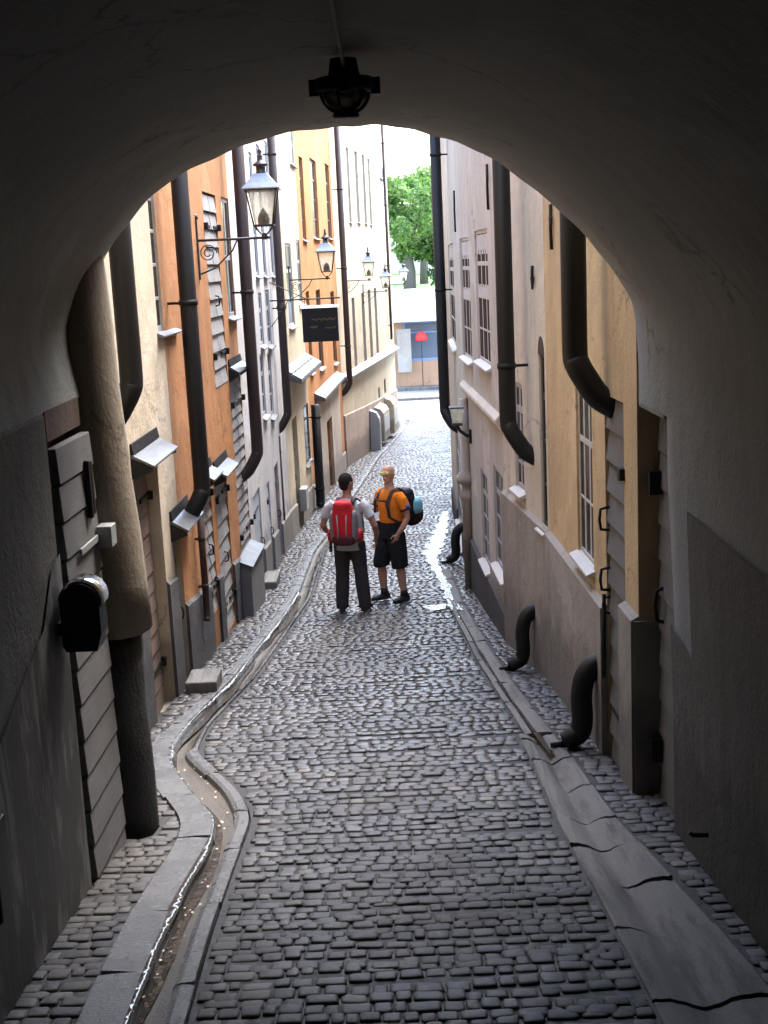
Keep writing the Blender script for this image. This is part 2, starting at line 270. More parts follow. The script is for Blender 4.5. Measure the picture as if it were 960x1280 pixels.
def catmull(P, n=5):
    P = [np.array(p, float) for p in P]; out = []
    for i in range(len(P)-1):
        p0, p1, p2, p3 = P[max(i-1,0)], P[i], P[i+1], P[min(i+2,len(P)-1)]
        for k in range(n):
            t = k/n; out.append(.5*(2*p1+(p2-p0)*t+(2*p0-5*p1+4*p2-p3)*t*t+(3*p1-p0-3*p2+p3)*t**3))
    out.append(P[-1]); return out
class House:
    def __init__(s, name, label, W, wall_mat, top, plinth=None, cat='house', u0=0, u1=None, roofmat=None):
        s.W = W; s.u0 = u0; s.u1 = W.len if u1 is None else u1; s.top = top; s.holes = []; s.m = wall_mat
        p = W.P((s.u0+s.u1)/2, 0, 0); s.root = thing(name, (p[0], p[1], gz(p[1])), label, cat); s.plinth = plinth; s.zb = float(min(gz(W.P(s.u0,0,0)[1]), gz(W.P(s.u1,0,0)[1])))-.4
    def part(s, name, mb, m, parent=None, bevel=0, **k): return mb.build(name, m, parent or s.root, bevel, **k)
    def finish(s, plinth_mat=None, ph=None, proud=.03, level=None, first=None):
        mb = MB(); s.W.shell(mb, s.u0, s.u1, s.zb, s.top, s.holes); s.part('wall', mb, s.m)
        r = MB(); W = s.W; a, b = s.u0, s.u1
        r.add([W.P(a,.25,s.top), W.P(b,.25,s.top), W.P(b,-6,s.top), W.P(a,-6,s.top), W.P(a,-2.9,s.top+1.5), W.P(b,-2.9,s.top+1.5)], [(0,1,5,4),(2,3,4,5),(1,2,5),(3,0,4),(3,2,1,0)])
        s.part('roof', r, M['roof'])
        if plinth_mat: 
            # skirting split round every opening that reaches the ground
            segs = [(s.u0, s.u1)]; mb = MB()
            for h in sorted(s.holes):
                if h[2] < (level if level is not None else s.W.base((h[0]+h[1])/2)+ph)-.05:
                    lim = h; segs2 = []
                    for x, y in segs:
                        if h[1] <= x or h[0] >= y: segs2.append((x, y)); continue
                        if h[0] > x: segs2.append((x, h[0]))
                        if h[1] < y: segs2.append((h[1], y))
                    segs = segs2
            for si, (x, y) in enumerate(segs):
                if y-x < .04: continue
                mb = MB(); lv = level
                if si == 0 and first is not None: level = first
                n = max(1, int((y-x)/.6)); 
                for i in range(n):
                    a = x+(y-x)*i/n; b = x+(y-x)*(i+1)/n; W = s.W
                    za, zb_ = (level, level) if level is not None else (W.base(a)+ph, W.base(b)+ph)
                    mb.add([W.P(a,proud,W.base(a)-.3), W.P(b,proud,W.base(b)-.3), W.P(b,proud,zb_), W.P(a,proud,za), W.P(a,.0,za+.03), W.P(b,.0,zb_+.03)], [(0,1,2,3),(3,2,5,4)])
                a, b = x, y
                for u in (a, b): z = level if level is not None else W.base(u)+ph; mb.add([W.P(u,0,W.base(u)-.3), W.P(u,proud,W.base(u)-.3), W.P(u,proud,z), W.P(u,0,z+.03)], [(0,1,2,3)])
                s.part('plinth', mb, plinth_mat); level = lv
    def window(s, xl, xr, yt, yb, nx=2, ny=4, fm='frame', depth=.035, sill=True, glass='glass', R=None, top=None, sillmat='sill', fw_=.055):
        u0, u1, z0, z1 = R or rect(s.W, xl, xr, yt, yb); W = s.W
        if top is not None: z1 = top
        s.holes.append((u0, u1, z0, z1, depth+.06)); o1 = -depth+.016; o0 = -depth
        mb = MB(); w = fw_
        W.box(mb, u0, u0+w, o0, o1, z0, z1); W.box(mb, u1-w, u1, o0, o1, z0, z1); W.box(mb, u0+w, u1-w, o0, o1, z0, z0+w); W.box(mb, u0+w, u1-w, o0, o1, z1-w, z1)
        for i in range(1, nx):
            u = u0+(u1-u0)*i/nx; q = w*.55; W.box(mb, u-q, u+q, o0, o1-.003, z0+w, z1-w)
        for j in range(1, ny):
            z = z0+(z1-z0)*j/ny; q = w*(.6 if (ny-j) == max(1, ny//3) else .3); W.box(mb, u0+w, u1-w, o0+.004, o1-.004, z-q, z+q)
        f = s.part('window', mb, M[fm], bevel=.004)
        g = MB(); W.box(g, u0+.01, u1-.01, -depth-.01, -depth+.008, z0+.01, z1-.01); s.part('glass', g, M[glass], f)
        if sill: s.sill(u0, u1, z0, f, sillmat)
        return u0, u1, z0, z1
    def sill(s, u0, u1, z0, parent, m='sill'):
        mb = MB(); s.W.prism(mb, u0-.05, u1+.05, [(-.03, z0+.012), (.065, z0-.03), (.065, z0-.05), (.0, z0-.05), (-.03, z0-.05)]); s.part('sill', mb, M[m], parent, .004)
    def planks(s, xl, xr, yt, yb, n=8, m='plank', depth=.05, handle=True, R=None, leaves=2, to_ground=False, name='shutter', hinges=True, proud=0.):
        u0, u1, z0, z1 = R or rect(s.W, xl, xr, yt, yb); W = s.W
        if to_ground: z0 = min(W.base(u0), W.base(u1))-.05
        s.holes.append((u0, u1, z0, z1, depth+.08)); first = None
        for lf in range(leaves):
            a = u0+(u1-u0)*lf/leaves+.008; b = u0+(u1-u0)*(lf+1)/leaves-.008; mb = MB()
            W.box(mb, a, b, -depth-.02, -depth, z0+.006, z1-.006)
            for i in range(n):
                za = z0+.01+(z1-z0-.02)*i/n; zb = z0+.01+(z1-z0-.02)*(i+1)/n-.012; j = random.uniform(-.004, .004)
                lip = .034 if name == 'door' and proud == 0 else .018; W.prism(mb, a, b, [(-depth-.002, za), (-depth+.045+proud+j, za), (-depth+lip+proud+j, zb), (-depth-.002, zb)])
            o = s.part(name, mb, M[m], bevel=.003)
            if handle and lf == 0:
                hb = MB(); zc = z0+(z1-z0)*.42; uu = b-.05; q = -depth+.04+proud
                hb.tube([W.P(uu,q,zc), W.P(uu,q+.04,zc+.01), W.P(uu,q+.05,zc+.06), W.P(uu,q+.04,zc+.11), W.P(uu,q,zc+.12)], .009, 8); s.part('handle', hb, M['iron'], o)
            if hinges:
                for fz in (.16, .82):
                    hb = MB()
                    zc = z0+(z1-z0)*fz; ue = a if lf == 0 else b; un = a+(b-a)*.75 if lf == 0 else b-(b-a)*.75
                    W.box(hb, min(ue, un), max(ue, un), -depth+.03+proud, -depth+.052+proud, zc, zc+.035)
                    W.box(hb, ue-.035, ue+.035, -depth+.028+proud, -depth+.085+proud, zc-.02, zc+.055)
                    s.part('hinge', hb, M['iron'], o, .003)
        return u0, u1, z0, z1
    def hood(s, xl, xr, yt, yb, dep=.30, R=None, drop=.14, m='zinc'):
        """little sheet-metal rain hood: pixel box of its back edge"""
        W = s.W; u0, u1, z1 = R
        mb = MB(); W.prism(mb, u0, u1, [(0, z1), (.02, z1), (dep, z1-drop), (dep, z1-drop-.02), (0, z1-.022)]); h = s.part('hood', mb, M[m], bevel=.003)
        q = MB()
        for a, b in ((u0, u0+.02), (u1-.02, u1)): W.prism(q, a, b, [(0, z1-.03), (dep*.9, z1-drop-.025), (dep*.9, z1-drop-.05), (0, z1-.2)])
        W.prism(q, u0, u1, [(0, z1+.09), (.015, z1+.09), (.03, z1+.002), (0, z1+.002)])
        s.part('bracket', q, M['iron'], h)
    def pipe(s, px, py, yb, r=.075, off=.2, m='black', shift=-.04, top=None, elbow=.24, ring=2.2, tail=True):
        W = s.W; u, _ = W.loc(px, py, off); q = W.P(u, off, 0); rr = ray(px, yb); zb = CZ + rr[2]*q[1]/rr[1]; top = top or s.top
        path = [(off, top), (off, zb+.6), (off, zb+.12)] + ([(off*.93, zb+.03), (off*.7, zb-.06), (off*.3, zb-.06-elbow*.5), (-.05, zb-.06-elbow*.8)] if tail else [(off, zb)])
        mb = MB(); n = len(path); pts = [W.P(u+shift*max(0, i-2)/max(1, n-3), o, z) for i, (o, z) in enumerate(path)]
        mb.tube([pts[0]]+catmull(pts[1:], 5), r, 16); z = top-.3
        p = s.part('downpipe', mb, M[m])
        while z > zb+.3:
            c = MB(); c.tube([W.P(u, off, z), W.P(u, off, z+.05)], r*1.12, 14); W.box(c, u-.012, u+.012, 0, off-r*.8, z+.01, z+.035); s.part('pipe_clip', c, M[m], p); z -= ring
        return u
    def spout(s, px, py, h=.62, r=.085, lean=.0):
        W = s.W; u, _ = W.loc(px, py); g = W.base(u)
        pp = catmull([W.P(u,-.08,g+h*1.02), W.P(u,.04,g+h*.98), W.P(u,.125,g+h*.84), W.P(u,.155,g+h*.6), W.P(u,.15,g+h*.36), W.P(u+.005,.165,g+h*.2), W.P(u+.01,.21,g+.085), W.P(u+.02,.28,g+.045)], 4); mb = MB(); mb.tube(pp, [r*1.03]*(len(pp)-4)+[r*1.02,r*.95,r*.9,(r*.95,r*.6)], 16)
        p = s.part('rain_spout', mb, M['black'])
        c = MB(); c.tube([W.P(u+.02,.25,g+.03), W.P(u+.035,.38,g+.012)], [(.035,.02),(.02,.012)], 8); s.part('outlet_lip', c, M['iron'], p)

# ================================================================== left row
def up(R, d=.05, t=.1): return (R[0]-d, R[1]+d, R[3]+t)
H = House('cream_house', 'cream plastered house beside the tan pier, plank doors under metal hoods', Wall((-2.08,7.57), (-1.97,12.05), 'L'), M['cream'], 6.3)
H.window(189, 211, 205, 413, 2, 5, 'greyframe')
R = H.planks(178, 208, 572, 880, 13, 'brownwood', .14, to_ground=True, name='door'); H.hood(0,0,0,0, .19, up(R, .06, .10), .09)
R = H.planks(221, 240, 648, 840, 8, 'plankdark', .10, to_ground=True, name='door'); H.hood(0,0,0,0, .17, up(R, .06, .06), .09)
H.pipe(158, 400, 492, .088, .2, shift=-.06)
H.finish(M['darkplinth'], 1.05)
H1 = H

H = House('orange_house', 'deep orange house with tall shutters of stacked grey planks, carrying the nearest lantern', Wall((-1.97,12.055), (-1.82,16.99), 'L'), M['orange'], 6.6)
H.pipe(238.5, 420, 622, .082, .2, shift=-.1)
u, _ = H.W.loc(254, 700, .07); H.pipe(254, 700, 775, .035, .07, 'brownpipe', top=zpx(H.W, u, 252, 640), tail=False, ring=.5)
H.planks(261, 277, 241, 482, 11, 'plank', .07, proud=.03)
R = H.window(281, 290.5, 247, 396, 2, 2, 'greyframe')
R = H.planks(294, 308, 458, 702, 17, 'plank', .07, proud=.03); H.hood(0,0,0,0, .14, up(R, .03, .04), .07)
R = H.planks(257.5, 268, 590, 765, 9, 'plank', .07, proud=.02); H.hood(0,0,0,0, .15, up(R, .04, .03), .07)
R = H.planks(274, 289, 582, 785, 9, 'plank', .07, proud=.02); H.hood(0,0,0,0, .16, up(R, .04, .03), .08)
W = H.W; a = W.loc(299, 728)[0]; b = min(W.loc(316, 725)[0], W.len-.05); zt = zpx(W, (a+b)/2, 306, 690); mb = MB()
W.prism(mb, a, b, [(0, zt-2.2), (.16, zt-2.2), (.16, zt-.06), (0, zt)]); bx = H.part('cellar_hatch', mb, M['plankdark'], bevel=.006)
mb = MB(); W.prism(mb, a-.03, b+.03, [(0, zt+.03), (.19, zt-.05), (.19, zt-.07), (0, zt+.006)]); H.part('hatch_cover', mb, M['lid'], bx)
H.pipe(311, 400, 572, .078, .2, 'brownpipe', shift=-.06)
H.finish(M['darkplinth'], .72)

H = House('white_house', 'narrow lilac white house between the deep orange house and the pale yellow one', Wall((-1.82,17.0), (-1.77,23.79), 'L'), M['white'], 7.2)
for xl, xr, yt, yb in ((315,319,190,345), (324.5,328.5,180,345), (334.5,338.5,176,345), (324,328.5,366,432), (333,338,362,432), (326.5,331,442,520), (336,340.5,440,520)):
    H.window(xl, xr, yt, yb, 2, 3, 'bluegrey', fw_=.06)
H.planks(319.5, 329, 615, 742, 6, 'bluegrey', .06, leaves=1, to_ground=True, name='door'); H.planks(336, 340, 604, 720, 6, 'bluegrey', .06, leaves=1, to_ground=True, name='door')
H.planks(346, 351, 580, 700, 6, 'doorred', .08, leaves=1, to_ground=True, name='door')
W = H.W; mb = MB(); a = W.loc(330, 735)[0]; W.box(mb, a-.35, a+.35, 0, .22, W.base(a)-.2, W.base(a)+.14); H.part('doorstep', mb, M['dish'], bevel=.02)
H.finish(M['plinth'], .5)

H = House('pale_yellow_house', 'pale yellow house with a small tiled canopy above its ground floor', Wall((-1.77,23.8), (-1.56,28.39), 'L'), M['pale'], 7.)
H.window(360.5, 366, 128, 206, 1, 3, 'greyframe'); H.window(358.5, 366, 304, 408, 2, 3, 'greyframe'); H.window(372, 377.5, 300, 380, 2, 3, 'greyframe')
H.window(380.5, 387, 506, 578, 1, 4, 'darkframe'); H.planks(368, 374, 522, 640, 5, 'brownwood', .16, leaves=1, to_ground=True, name='door')
H.pipe(352.5, 400, 522, .072, .2, 'brownpipe', shift=-.06, ring=2.6)
u, _ = H.W.loc(353, 620, .06); H.pipe(353, 620, 700, .03, .06, 'brownpipe', top=zpx(H.W, u, 351, 545), tail=False, ring=1.1)
W = H.W; a, b = W.loc(354, 470)[0], W.loc(386, 446)[0]; a = max(a, .02); b = min(b, W.len-.02); zc = zpx(W, a, 354, 470); mb = MB()
W.prism(mb, a, b, [(0, zc+.10), (.34, zc-.12), (.34, zc-.16), (0, zc-.06)]); cn = H.part('canopy', mb, M['tilegap'])
mb = MB(); n = 7
for i in range(n):
    for j in range(2):
        p = a+(b-a)*(i+.06)/n; q = a+(b-a)*(i+.94)/n; f0 = j/2; f1 = (j+1)/2-.03
        W.prism(mb, p, q, [(.35*f0, zc+.112-.225*f0), (.35*f0, zc+.135-.225*f0), (.35*f1, zc+.135-.225*f1+.012), (.35*f1, zc+.112-.225*f1)])
H.part('tiles', mb, M['tiles'], cn)
mb = MB(); a2 = W.loc(375, 605)[0]; W.box(mb, a2-.22, a2+.22, 0, .14, W.base(a2)+.3, W.base(a2)+.75); H.part('meter_box', mb, M['junction'], bevel=.01)
H.finish(M['portal'], .5)

H = House('amber_house', 'light orange house with a grey stone ground floor portal under a metal canopy', Wall((-1.56,28.4), (-1.05,37.19), 'L'), M['amber'], 8.6)
for xl, xr, yt, yb in ((376,380.5,196,300), (389.5,397,199,298), (408,413,205,298)): H.window(xl, xr, yt, yb, 2, 4, 'umber', depth=.07)
for xl, xr, yt, yb in ((385,389,364,466), (397,402.5,362,460), (415,419.5,364,454)): H.window(xl, xr, yt, yb, 2, 3, 'umber', depth=.07)
W = H.W; Rd = rect(W, 408, 414, 527, 600); Rd[2] = W.base(Rd[0])-.1; a, b = W.loc(397, 560)[0], W.loc(424, 540)[0]; zt = zpx(W, a, 397, 500); zg = W.base(b)-.3
H.planks(0,0,0,0, 7, 'doorred', .12, R=Rd, leaves=1, name='door')
mb = MB(); W.box(mb, a, Rd[0]-.08, 0, .06, zg, zt); W.box(mb, Rd[1]+.08, b, 0, .06, zg, zt); W.box(mb, Rd[0]-.08, Rd[1]+.08, 0, .06, Rd[3]+.06, zt); H.part('portal', mb, M['portal'], bevel=.01)
mb = MB(); W.prism(mb, a-.1, b+.1, [(0, zt+.18), (.26, zt+.05), (.26, zt-.03), (0, zt)]); H.part('canopy', mb, M['zinc'], bevel=.01)
H.pipe(397, 560, 632, .10, .16, top=zt+.05, tail=False, ring=1.6)
H.finish(M['portal'], .45)

H = House('ivory_house', 'far ivory house with rows of narrow tall windows where the lane bends', Wall((-1.05,37.2), (.70,50.), 'L'), M['ivory'], 9.)
for xl, xr, yt, yb in ((434.5,437.5,184,278), (444.8,448.2,189,278), (454,457,193,279), (461,463.6,198,281)): H.window(xl, xr, yt, yb, 2, 3, 'umber', depth=.10, fw_=.09)
for xl, xr, yt, yb in ((441.5,445,372,462), (453.5,457,366,455), (461.5,464.8,362,448), (469,472,360,442)): H.window(xl, xr, yt, yb, 2, 3, 'umber', depth=.10)
H.window(474, 479, 209, 223, 3, 1, 'greyframe')
W = H.W; um = W.loc(462, 452)[0]; zl = zpx(W, um, 462, 452); mb = MB(); W.prism(mb, .02, W.len+.05, [(0, zl+.10), (.2, zl-.03), (.2, zl-.09), (0, zl-.2)]); H.part('ledge', mb, M['sill'], bevel=.01)
H.pipe(429, 320, 482, .085, .22, 'brownpipe', shift=-.05); H.pipe(484, 300, 424, .05, .1, 'brownpipe', tail=False)
for xl, xr, yt, yb in ((480,482.5,473,492), (473,475,484,500)): H.window(xl, xr, yt, yb, 1, 1, 'darkframe', sill=False)
H.finish(M['stonewall'], 1.5, .05)

# ================================================================== right row
H = House('ochre_house', 'ochre yellow house with a plank door and barred window above a tall grey plinth', Wall((1.53,7.57), (1.46,11.09), 'R'), M['ochre'], 5.6)
R = H.planks(758.5, 781.5, 498, 950, 12, 'plankmid', .07, leaves=1, to_ground=True, name='door', proud=.02)
W = H.W; mb = MB(); zq = W.base(R[0])
for k in range(2):
    zc = zq+1.55-k*.42; mb.tube([W.P(R[1]-.06, -.01, zc), W.P(R[1]-.07, .05, zc+.01), W.P(R[1]-.08, .06, zc+.08), W.P(R[1]-.07, .05, zc+.15), W.P(R[1]-.06, -.01, zc+.16)], .011, 8)
H.part('door_handle', mb, M['iron']); mb = MB(); mb.tube([W.P(R[1]-.05, .03, zq+1.1), W.P(R[1]-.03, .035, zq+.5)], .014, 8); H.part('door_handle', mb, M['iron'])
H.window(721, 740.5, 478, 700, 3, 3, 'frame', fw_=.04, sillmat='frame')
H.pipe(718, 400, 462, .085, .2, shift=-.1)
H.spout(754, 900, .64, .076); anchor(H, 691.5, 255, 312)
zp = zpx(H.W, 0., 803, 776); mb = MB(); mb.box((1.50,7.555,-2), (1.75,7.569,zp)); mb.box((1.50,7.571,-2), (1.527,H.W.P(R0[0]-.01,0,0)[1],zp)) if False else None; H.part('plinth', mb, M['plinth'])
H.finish(M['plinth'], .9, .05, level=zpx(H.W, H.W.loc(707,692)[0], 707, 692), first=zp)

H = House('beige_house', 'narrow beige house with a slim arched window, next to the ochre house', Wall((1.46,11.1), (1.27,13.19), 'R'), M['beige'], 5.9)
W = H.W
R = H.window(675.5, 682.5, 440, 660, 1, 4, 'darkframe', sillmat='frame')
a, b, z1 = R[0], R[1], R[3]; mb = MB(); n = 8; c = (a+b)/2; pts = [(c-(b-a)/2*math.cos(math.pi*i/n), z1-.02+(b-a)*.7*math.sin(math.pi*i/n)) for i in range(n+1)]
mb.add([W.P(u, .006, z) for u, z in pts] + [W.P(u, -.05, z) for u, z in pts], [tuple(range(n+1)), tuple(range(2*n+1, n, -1))] + [(i, i+1, n+2+i, n+1+i) for i in range(n)]); H.part('fanlight', mb, M['darkframe'])
H.window(643, 654, 478, 612, 2, 4, 'greyframe', sillmat='frame')
H.pipe(631, 380, 540, .079, .2, shift=-.12)
H.spout(674, 832, .6, .066); anchor(H, 668, 332, 352)
H.finish(M['plinth'], 1.2, .04, level=zpx(W, W.loc(668,648)[0], 668, 648))

H = House('rose_grey_house', 'rose grey house with lace curtained double windows above a moulded ledge', Wall((1.27,13.2), (1.18,17.4), 'R'), M['rose'], 6.4)
def curtain(H, R):
    W = H.W; n = 10; mb = MB(); mb2 = MB()
    for i in range(n):
        a = R[0]+.06+(R[1]-R[0]-.12)*i/n; b = R[0]+.06+(R[1]-R[0]-.12)*(i+1)/n; d = .012*math.sin(i*2.1)
        W.box(mb, a, b, -.024+d*.3, -.020+d*.3, R[3]-.22-.05*abs(math.sin(i*1.57)), R[3]-.05)
        W.box(mb2, a, b, -.024+d*.3, -.020+d*.3, R[2]+(R[3]-R[2])*.5-.02, R[2]+(R[3]-R[2])*.5+.11+.03*abs(math.sin(i*1.57)))
    H.part('curtain', mb, M['lace']); H.part('curtain', mb2, M['lace'])
M['lace'] = simple('lace curtain', (.55,.53,.50), .9, var=.3, nscale=40)
anchor(H, 611.5, 205, 262); anchor(H, 570, 238, 290)
for xl, xr, yt, yb in ((595.5,611,287,454), (576.5,588,297,448)):
    R = H.window(xl, xr, yt, yb, 3, 4, 'frame', sillmat='frame', fw_=.04, glass='darkpane'); curtain(H, R)
for xl, xr, yt, yb in ((602.5,610.5,590,706), (618.5,630,588,714)): H.window(xl, xr, yt, yb, 2, 4, 'greyframe', sillmat='frame')
W = H.W; uL = W.loc(604, 505)[0]; zl = zpx(W, uL, 604, 505); mb = MB(); W.prism(mb, .02, W.len, [(0, zl+.08), (.03, zl+.08), (.075, zl+.03), (.075, zl-.01), (.04, zl-.07), (0, zl-.11)]); H.part('ledge', mb, M['beige'], bevel=.01)
uc = W.loc(588, 600)[0]; zc = zpx(W, uc, 588, 600); mb = MB(); q = W.P(uc, .06, 0); mb.lathe((q[0], q[1], 0), [(.062, W.base(uc)-.1), (.062, zc-.28), (.09, zc-.25), (.09, zc-.17), (.062, zc-.13), (.062, zc-.06), (.13, zc-.02), (.13, zc+.06), (.062, zc+.12), (.062, zl-.14)], 14); H.part('half_column', mb, M['portal'])
H.finish(M['darkplinth'], .4, .04, level=zpx(W, W.loc(620,737)[0], 620, 737))

H = House('far_rose_house', 'rose grey house end with a white wall lamp and thick dark corner downpipe', Wall((1.18,17.41), (1.49,27.), 'R'), M['rose'], 6.4)
for xl, xr, yt, yb in ((562,568,305,430), (554.5,557.5,315,415)): R = H.window(xl, xr, yt, yb, 2, 4, 'frame', sillmat='frame', glass='darkpane'); curtain(H, R)
H.window(571.5, 577, 545, 668, 2, 4, 'greyframe', sillmat='frame')
H.pipe(550, 350, 518, .09, .2, shift=-.15); H.spout(583.5, 732, .6, .07)
H.finish(M['darkplinth'], .45)
H = House('light_block_house', 'unseen plain beige house added beyond the right corner to block side light', Wall((1.75,28.), (4.7,52.), 'R'), M['beige'], 6.)  # unseen house, added to hold back light from the right
for k in range(6): 
    for z in (-.6, 2.6): H.window(0,0,0,0, 2, 3, 'frame', R=(2+k*3.6, 3.1+k*3.6, z, z+1.7))
H.finish(M['plinth'], .6)

# ================================================================== archway building (barrel vault we stand in)
prof = catmull([(-1.67,1.55),(-1.70,1.95),(-1.53,2.315),(-1.215,2.65),(-.76,2.875),(-.26,2.965),(.10,2.96),(.46,2.875),(.865,2.645),(1.24,2.285),(1.475,1.955),(1.525,1.65),(1.53,1.33)], 8)
YB, YF, TOP = -9., 7.55, 6.5
AR = thing('archway_building', (0, 6.5, gz(6.5)), 'dark vaulted archway building framing the lane, its plaster in deep shade', 'archway')
mb = MB(); n = len(prof); ys = [YB + (YF-.04-YB)*i/40 for i in range(41)]; vs = []
for y in ys:
    for i, p in enumerate(prof):
        w = .006*math.sin(i*.55+y*1.7)+.004*math.sin(i*1.3-y*2.9); vs.append((p[0]*(1-.006*w), y, p[1]+w*(1 if 8 < i < n-8 else .3)))
e = [(p[0]*1.018, YF, p[1]+.03) for p in prof]; vs += e        # worn, rounded front arris
fs = [(j*n+i, j*n+i+1, (j+1)*n+i+1, (j+1)*n+i) for j in range(41) for i in range(n-1)]
mb.add(vs, fs, True)
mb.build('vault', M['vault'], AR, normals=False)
mb = MB()                                                     # masonry round the vault: front and back facade, roof, flanks
xl, xr = -7., 7.
for Y in (YF, YB):
    P = [(p[0], p[1]) for p in e_] if False else [(q[0], q[2]) for q in e]
    for i in range(n-1): mb.add([(P[i][0],Y,P[i][1]), (P[i+1][0],Y,P[i+1][1]), (P[i+1][0],Y,TOP), (P[i][0],Y,TOP)], [(0,1,2,3)])
    mb.add([(xl,Y,-3), (P[0][0],Y,-3), (P[0][0],Y,TOP), (xl,Y,TOP)], [(0,1,2,3)]); mb.add([(P[-1][0],Y,P[-1][1]), (xr,Y,P[-1][1]), (xr,Y,TOP), (P[-1][0],Y,TOP)], [(0,1,2,3)])
mb.add([(2.3,YF,-3), (xr,YF,-3), (xr,YF,1.4), (2.3,YF,1.4)], [(0,1,2,3)]); mb.add([(1.6,YB,-3), (xr,YB,-3), (xr,YB,1.4), (1.6,YB,1.4)], [(0,1,2,3)])
mb.add([(xl,YB,TOP), (xr,YB,TOP), (xr,YF,TOP), (xl,YF,TOP)], [(0,1,2,3)])
for X in (xl, xr): mb.add([(X,YB,-3), (X,YF,-3), (X,YF,TOP), (X,YB,TOP)], [(0,1,2,3)])
mb.build('facade', M['ochre'], AR); mb = MB(); mb.box((-1.9,YB-.1,-1.),(1.9,YB+.05,3.2)); mb.build('rear_light_block', M['plankdark'], AR)  # unseen plank panel at the rear, added to keep light out from behind
# right passage wall: battered, rounded end at 6.86, recess behind it
mb = MB(); prr = [(1.53,1.35),(1.535,1.0),(1.555,.4),(1.575,-.3),(1.585,-1.6)]; yy = [YB,-4,0,2,4,5,6,6.6,6.82,6.87]; off = [0]*8+[.012,.05]; vs = []; k = len(prr)
for y, o in zip(yy, off):
    for x, z in prr: vs.append((x+o+.006*math.sin(y*2.1+z*3), y, z + (.6 if False else 0) + (0 if z > -1 else max(0, gz(y)+1.3))))
vs += [(x+.4, 6.87, z) for x, z in prr]
fs = [(j*k+i, j*k+i+1, (j+1)*k+i+1, (j+1)*k+i) for j in range(len(yy)) for i in range(k-1)]
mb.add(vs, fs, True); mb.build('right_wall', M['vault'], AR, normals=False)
# recess with plank door at the right end
mb = MB(); mb.box((1.72,6.88,-2), (2.3,7.549,1.5)); mb.build('recess', M['vault'], AR); mb = MB(); mb.box((1.536,6.89,1.30), (1.719,7.545,1.42)); mb.build('lintel', M['vault'], AR, .01)
RW = Wall((1.68,6.88), (1.68,7.56), 'R'); mb = MB()
for i in range(12):
    za = -1.4+2.66*i/12; zb = -1.4+2.66*(i+1)/12-.014; RW.prism(mb, .01, .66, [(-.03, za), (.036, za), (.020, zb), (-.03, zb)])
dr = mb.build('door', M['plankmid'], AR, .004)
for zc in (.78, -.9): mb = MB(); RW.box(mb, .58, .655, .03, .10, zc, zc+.14); mb.build('hinge', M['iron'], dr)
mb = MB(); zc = .0; mb.tube([RW.P(.55,.02,zc), RW.P(.55,.07,zc+.02), RW.P(.55,.08,zc+.10), RW.P(.55,.07,zc+.20), RW.P(.55,.02,zc+.22)], .012, 8); mb.build('handle', M['iron'], dr)
mb = MB(); mb.box((1.50,7.67,-2), (2.2,7.9,1.35)) if False else None
# darker painted dado panels on the right wall (step up away from the door)
def wallx(z): return float(np.interp(-z, [-p[1] for p in prr], [p[0] for p in prr]))
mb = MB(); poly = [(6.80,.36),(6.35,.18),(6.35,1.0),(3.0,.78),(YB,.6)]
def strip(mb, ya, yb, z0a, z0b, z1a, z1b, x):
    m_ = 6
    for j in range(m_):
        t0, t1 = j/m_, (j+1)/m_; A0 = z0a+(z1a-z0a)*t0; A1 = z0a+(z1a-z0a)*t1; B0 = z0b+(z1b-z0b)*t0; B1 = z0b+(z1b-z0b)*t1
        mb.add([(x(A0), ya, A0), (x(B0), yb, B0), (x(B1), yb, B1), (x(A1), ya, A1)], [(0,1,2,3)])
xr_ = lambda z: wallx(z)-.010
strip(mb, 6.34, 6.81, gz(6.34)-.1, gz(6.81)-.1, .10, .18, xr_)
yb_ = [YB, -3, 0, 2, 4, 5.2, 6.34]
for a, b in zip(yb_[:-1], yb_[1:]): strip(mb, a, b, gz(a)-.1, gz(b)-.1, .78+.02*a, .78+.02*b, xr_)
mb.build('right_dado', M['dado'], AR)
mb = MB(); q = V(1.545, 6.05, -.72); mb.tube([q+V(.02,0,0), q+V(-.06,0,.005), q+V(-.075,-.0,.02)], .012, 8); mb.build('wall_hook', M['iron'], AR)
# left passage wall with door recess, peeling dado
LW = Wall((-1.66,YB), (-1.66,6.36), 'L'); 
mb = MB(); LW.box(mb, 0, LW.len, -.45, 0, -2.2, 1.56); mb.build('left_wall', M['shaded'], AR, .03)
mb = MB(); mb.box((-2.15,6.362,-2.2), (-1.76,7.1,1.56)); mb.box((-1.759,6.362,1.40), (-1.665,7.1,1.555)); mb.build('door_recess', M['lintel'], AR)
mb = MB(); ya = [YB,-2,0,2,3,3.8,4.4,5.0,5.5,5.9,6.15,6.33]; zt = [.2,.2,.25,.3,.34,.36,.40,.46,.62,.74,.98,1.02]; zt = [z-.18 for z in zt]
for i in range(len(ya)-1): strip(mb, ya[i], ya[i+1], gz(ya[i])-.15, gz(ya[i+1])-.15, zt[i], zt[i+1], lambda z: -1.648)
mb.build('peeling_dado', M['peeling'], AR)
mb = MB()
DW = Wall((-1.665,6.42), (-1.645,7.13), 'L'); zb0 = gz(7.1)-.1; ztop = 1.37
nb = 13
for i in range(nb):
    za = zb0+(ztop-zb0)*i/nb; zb = zb0+(ztop-zb0)*(i+1)/nb-.012; DW.prism(mb, .0, .695, [(-.03, za), (.032, za), (.022, zb), (-.03, zb)])
d1 = mb.build('door', M['plankpale'], AR, .004)
mb = MB(); uu, zz = DW.loc(101, 612); DW.box(mb, uu-.02, uu+.02, .03, .06, zz-.16, zz+.16); DW.box(mb, uu+.045, uu+.085, .03, .055, zz-.15, zz+.15); mb.build('handle', M['iron'], d1, .008)
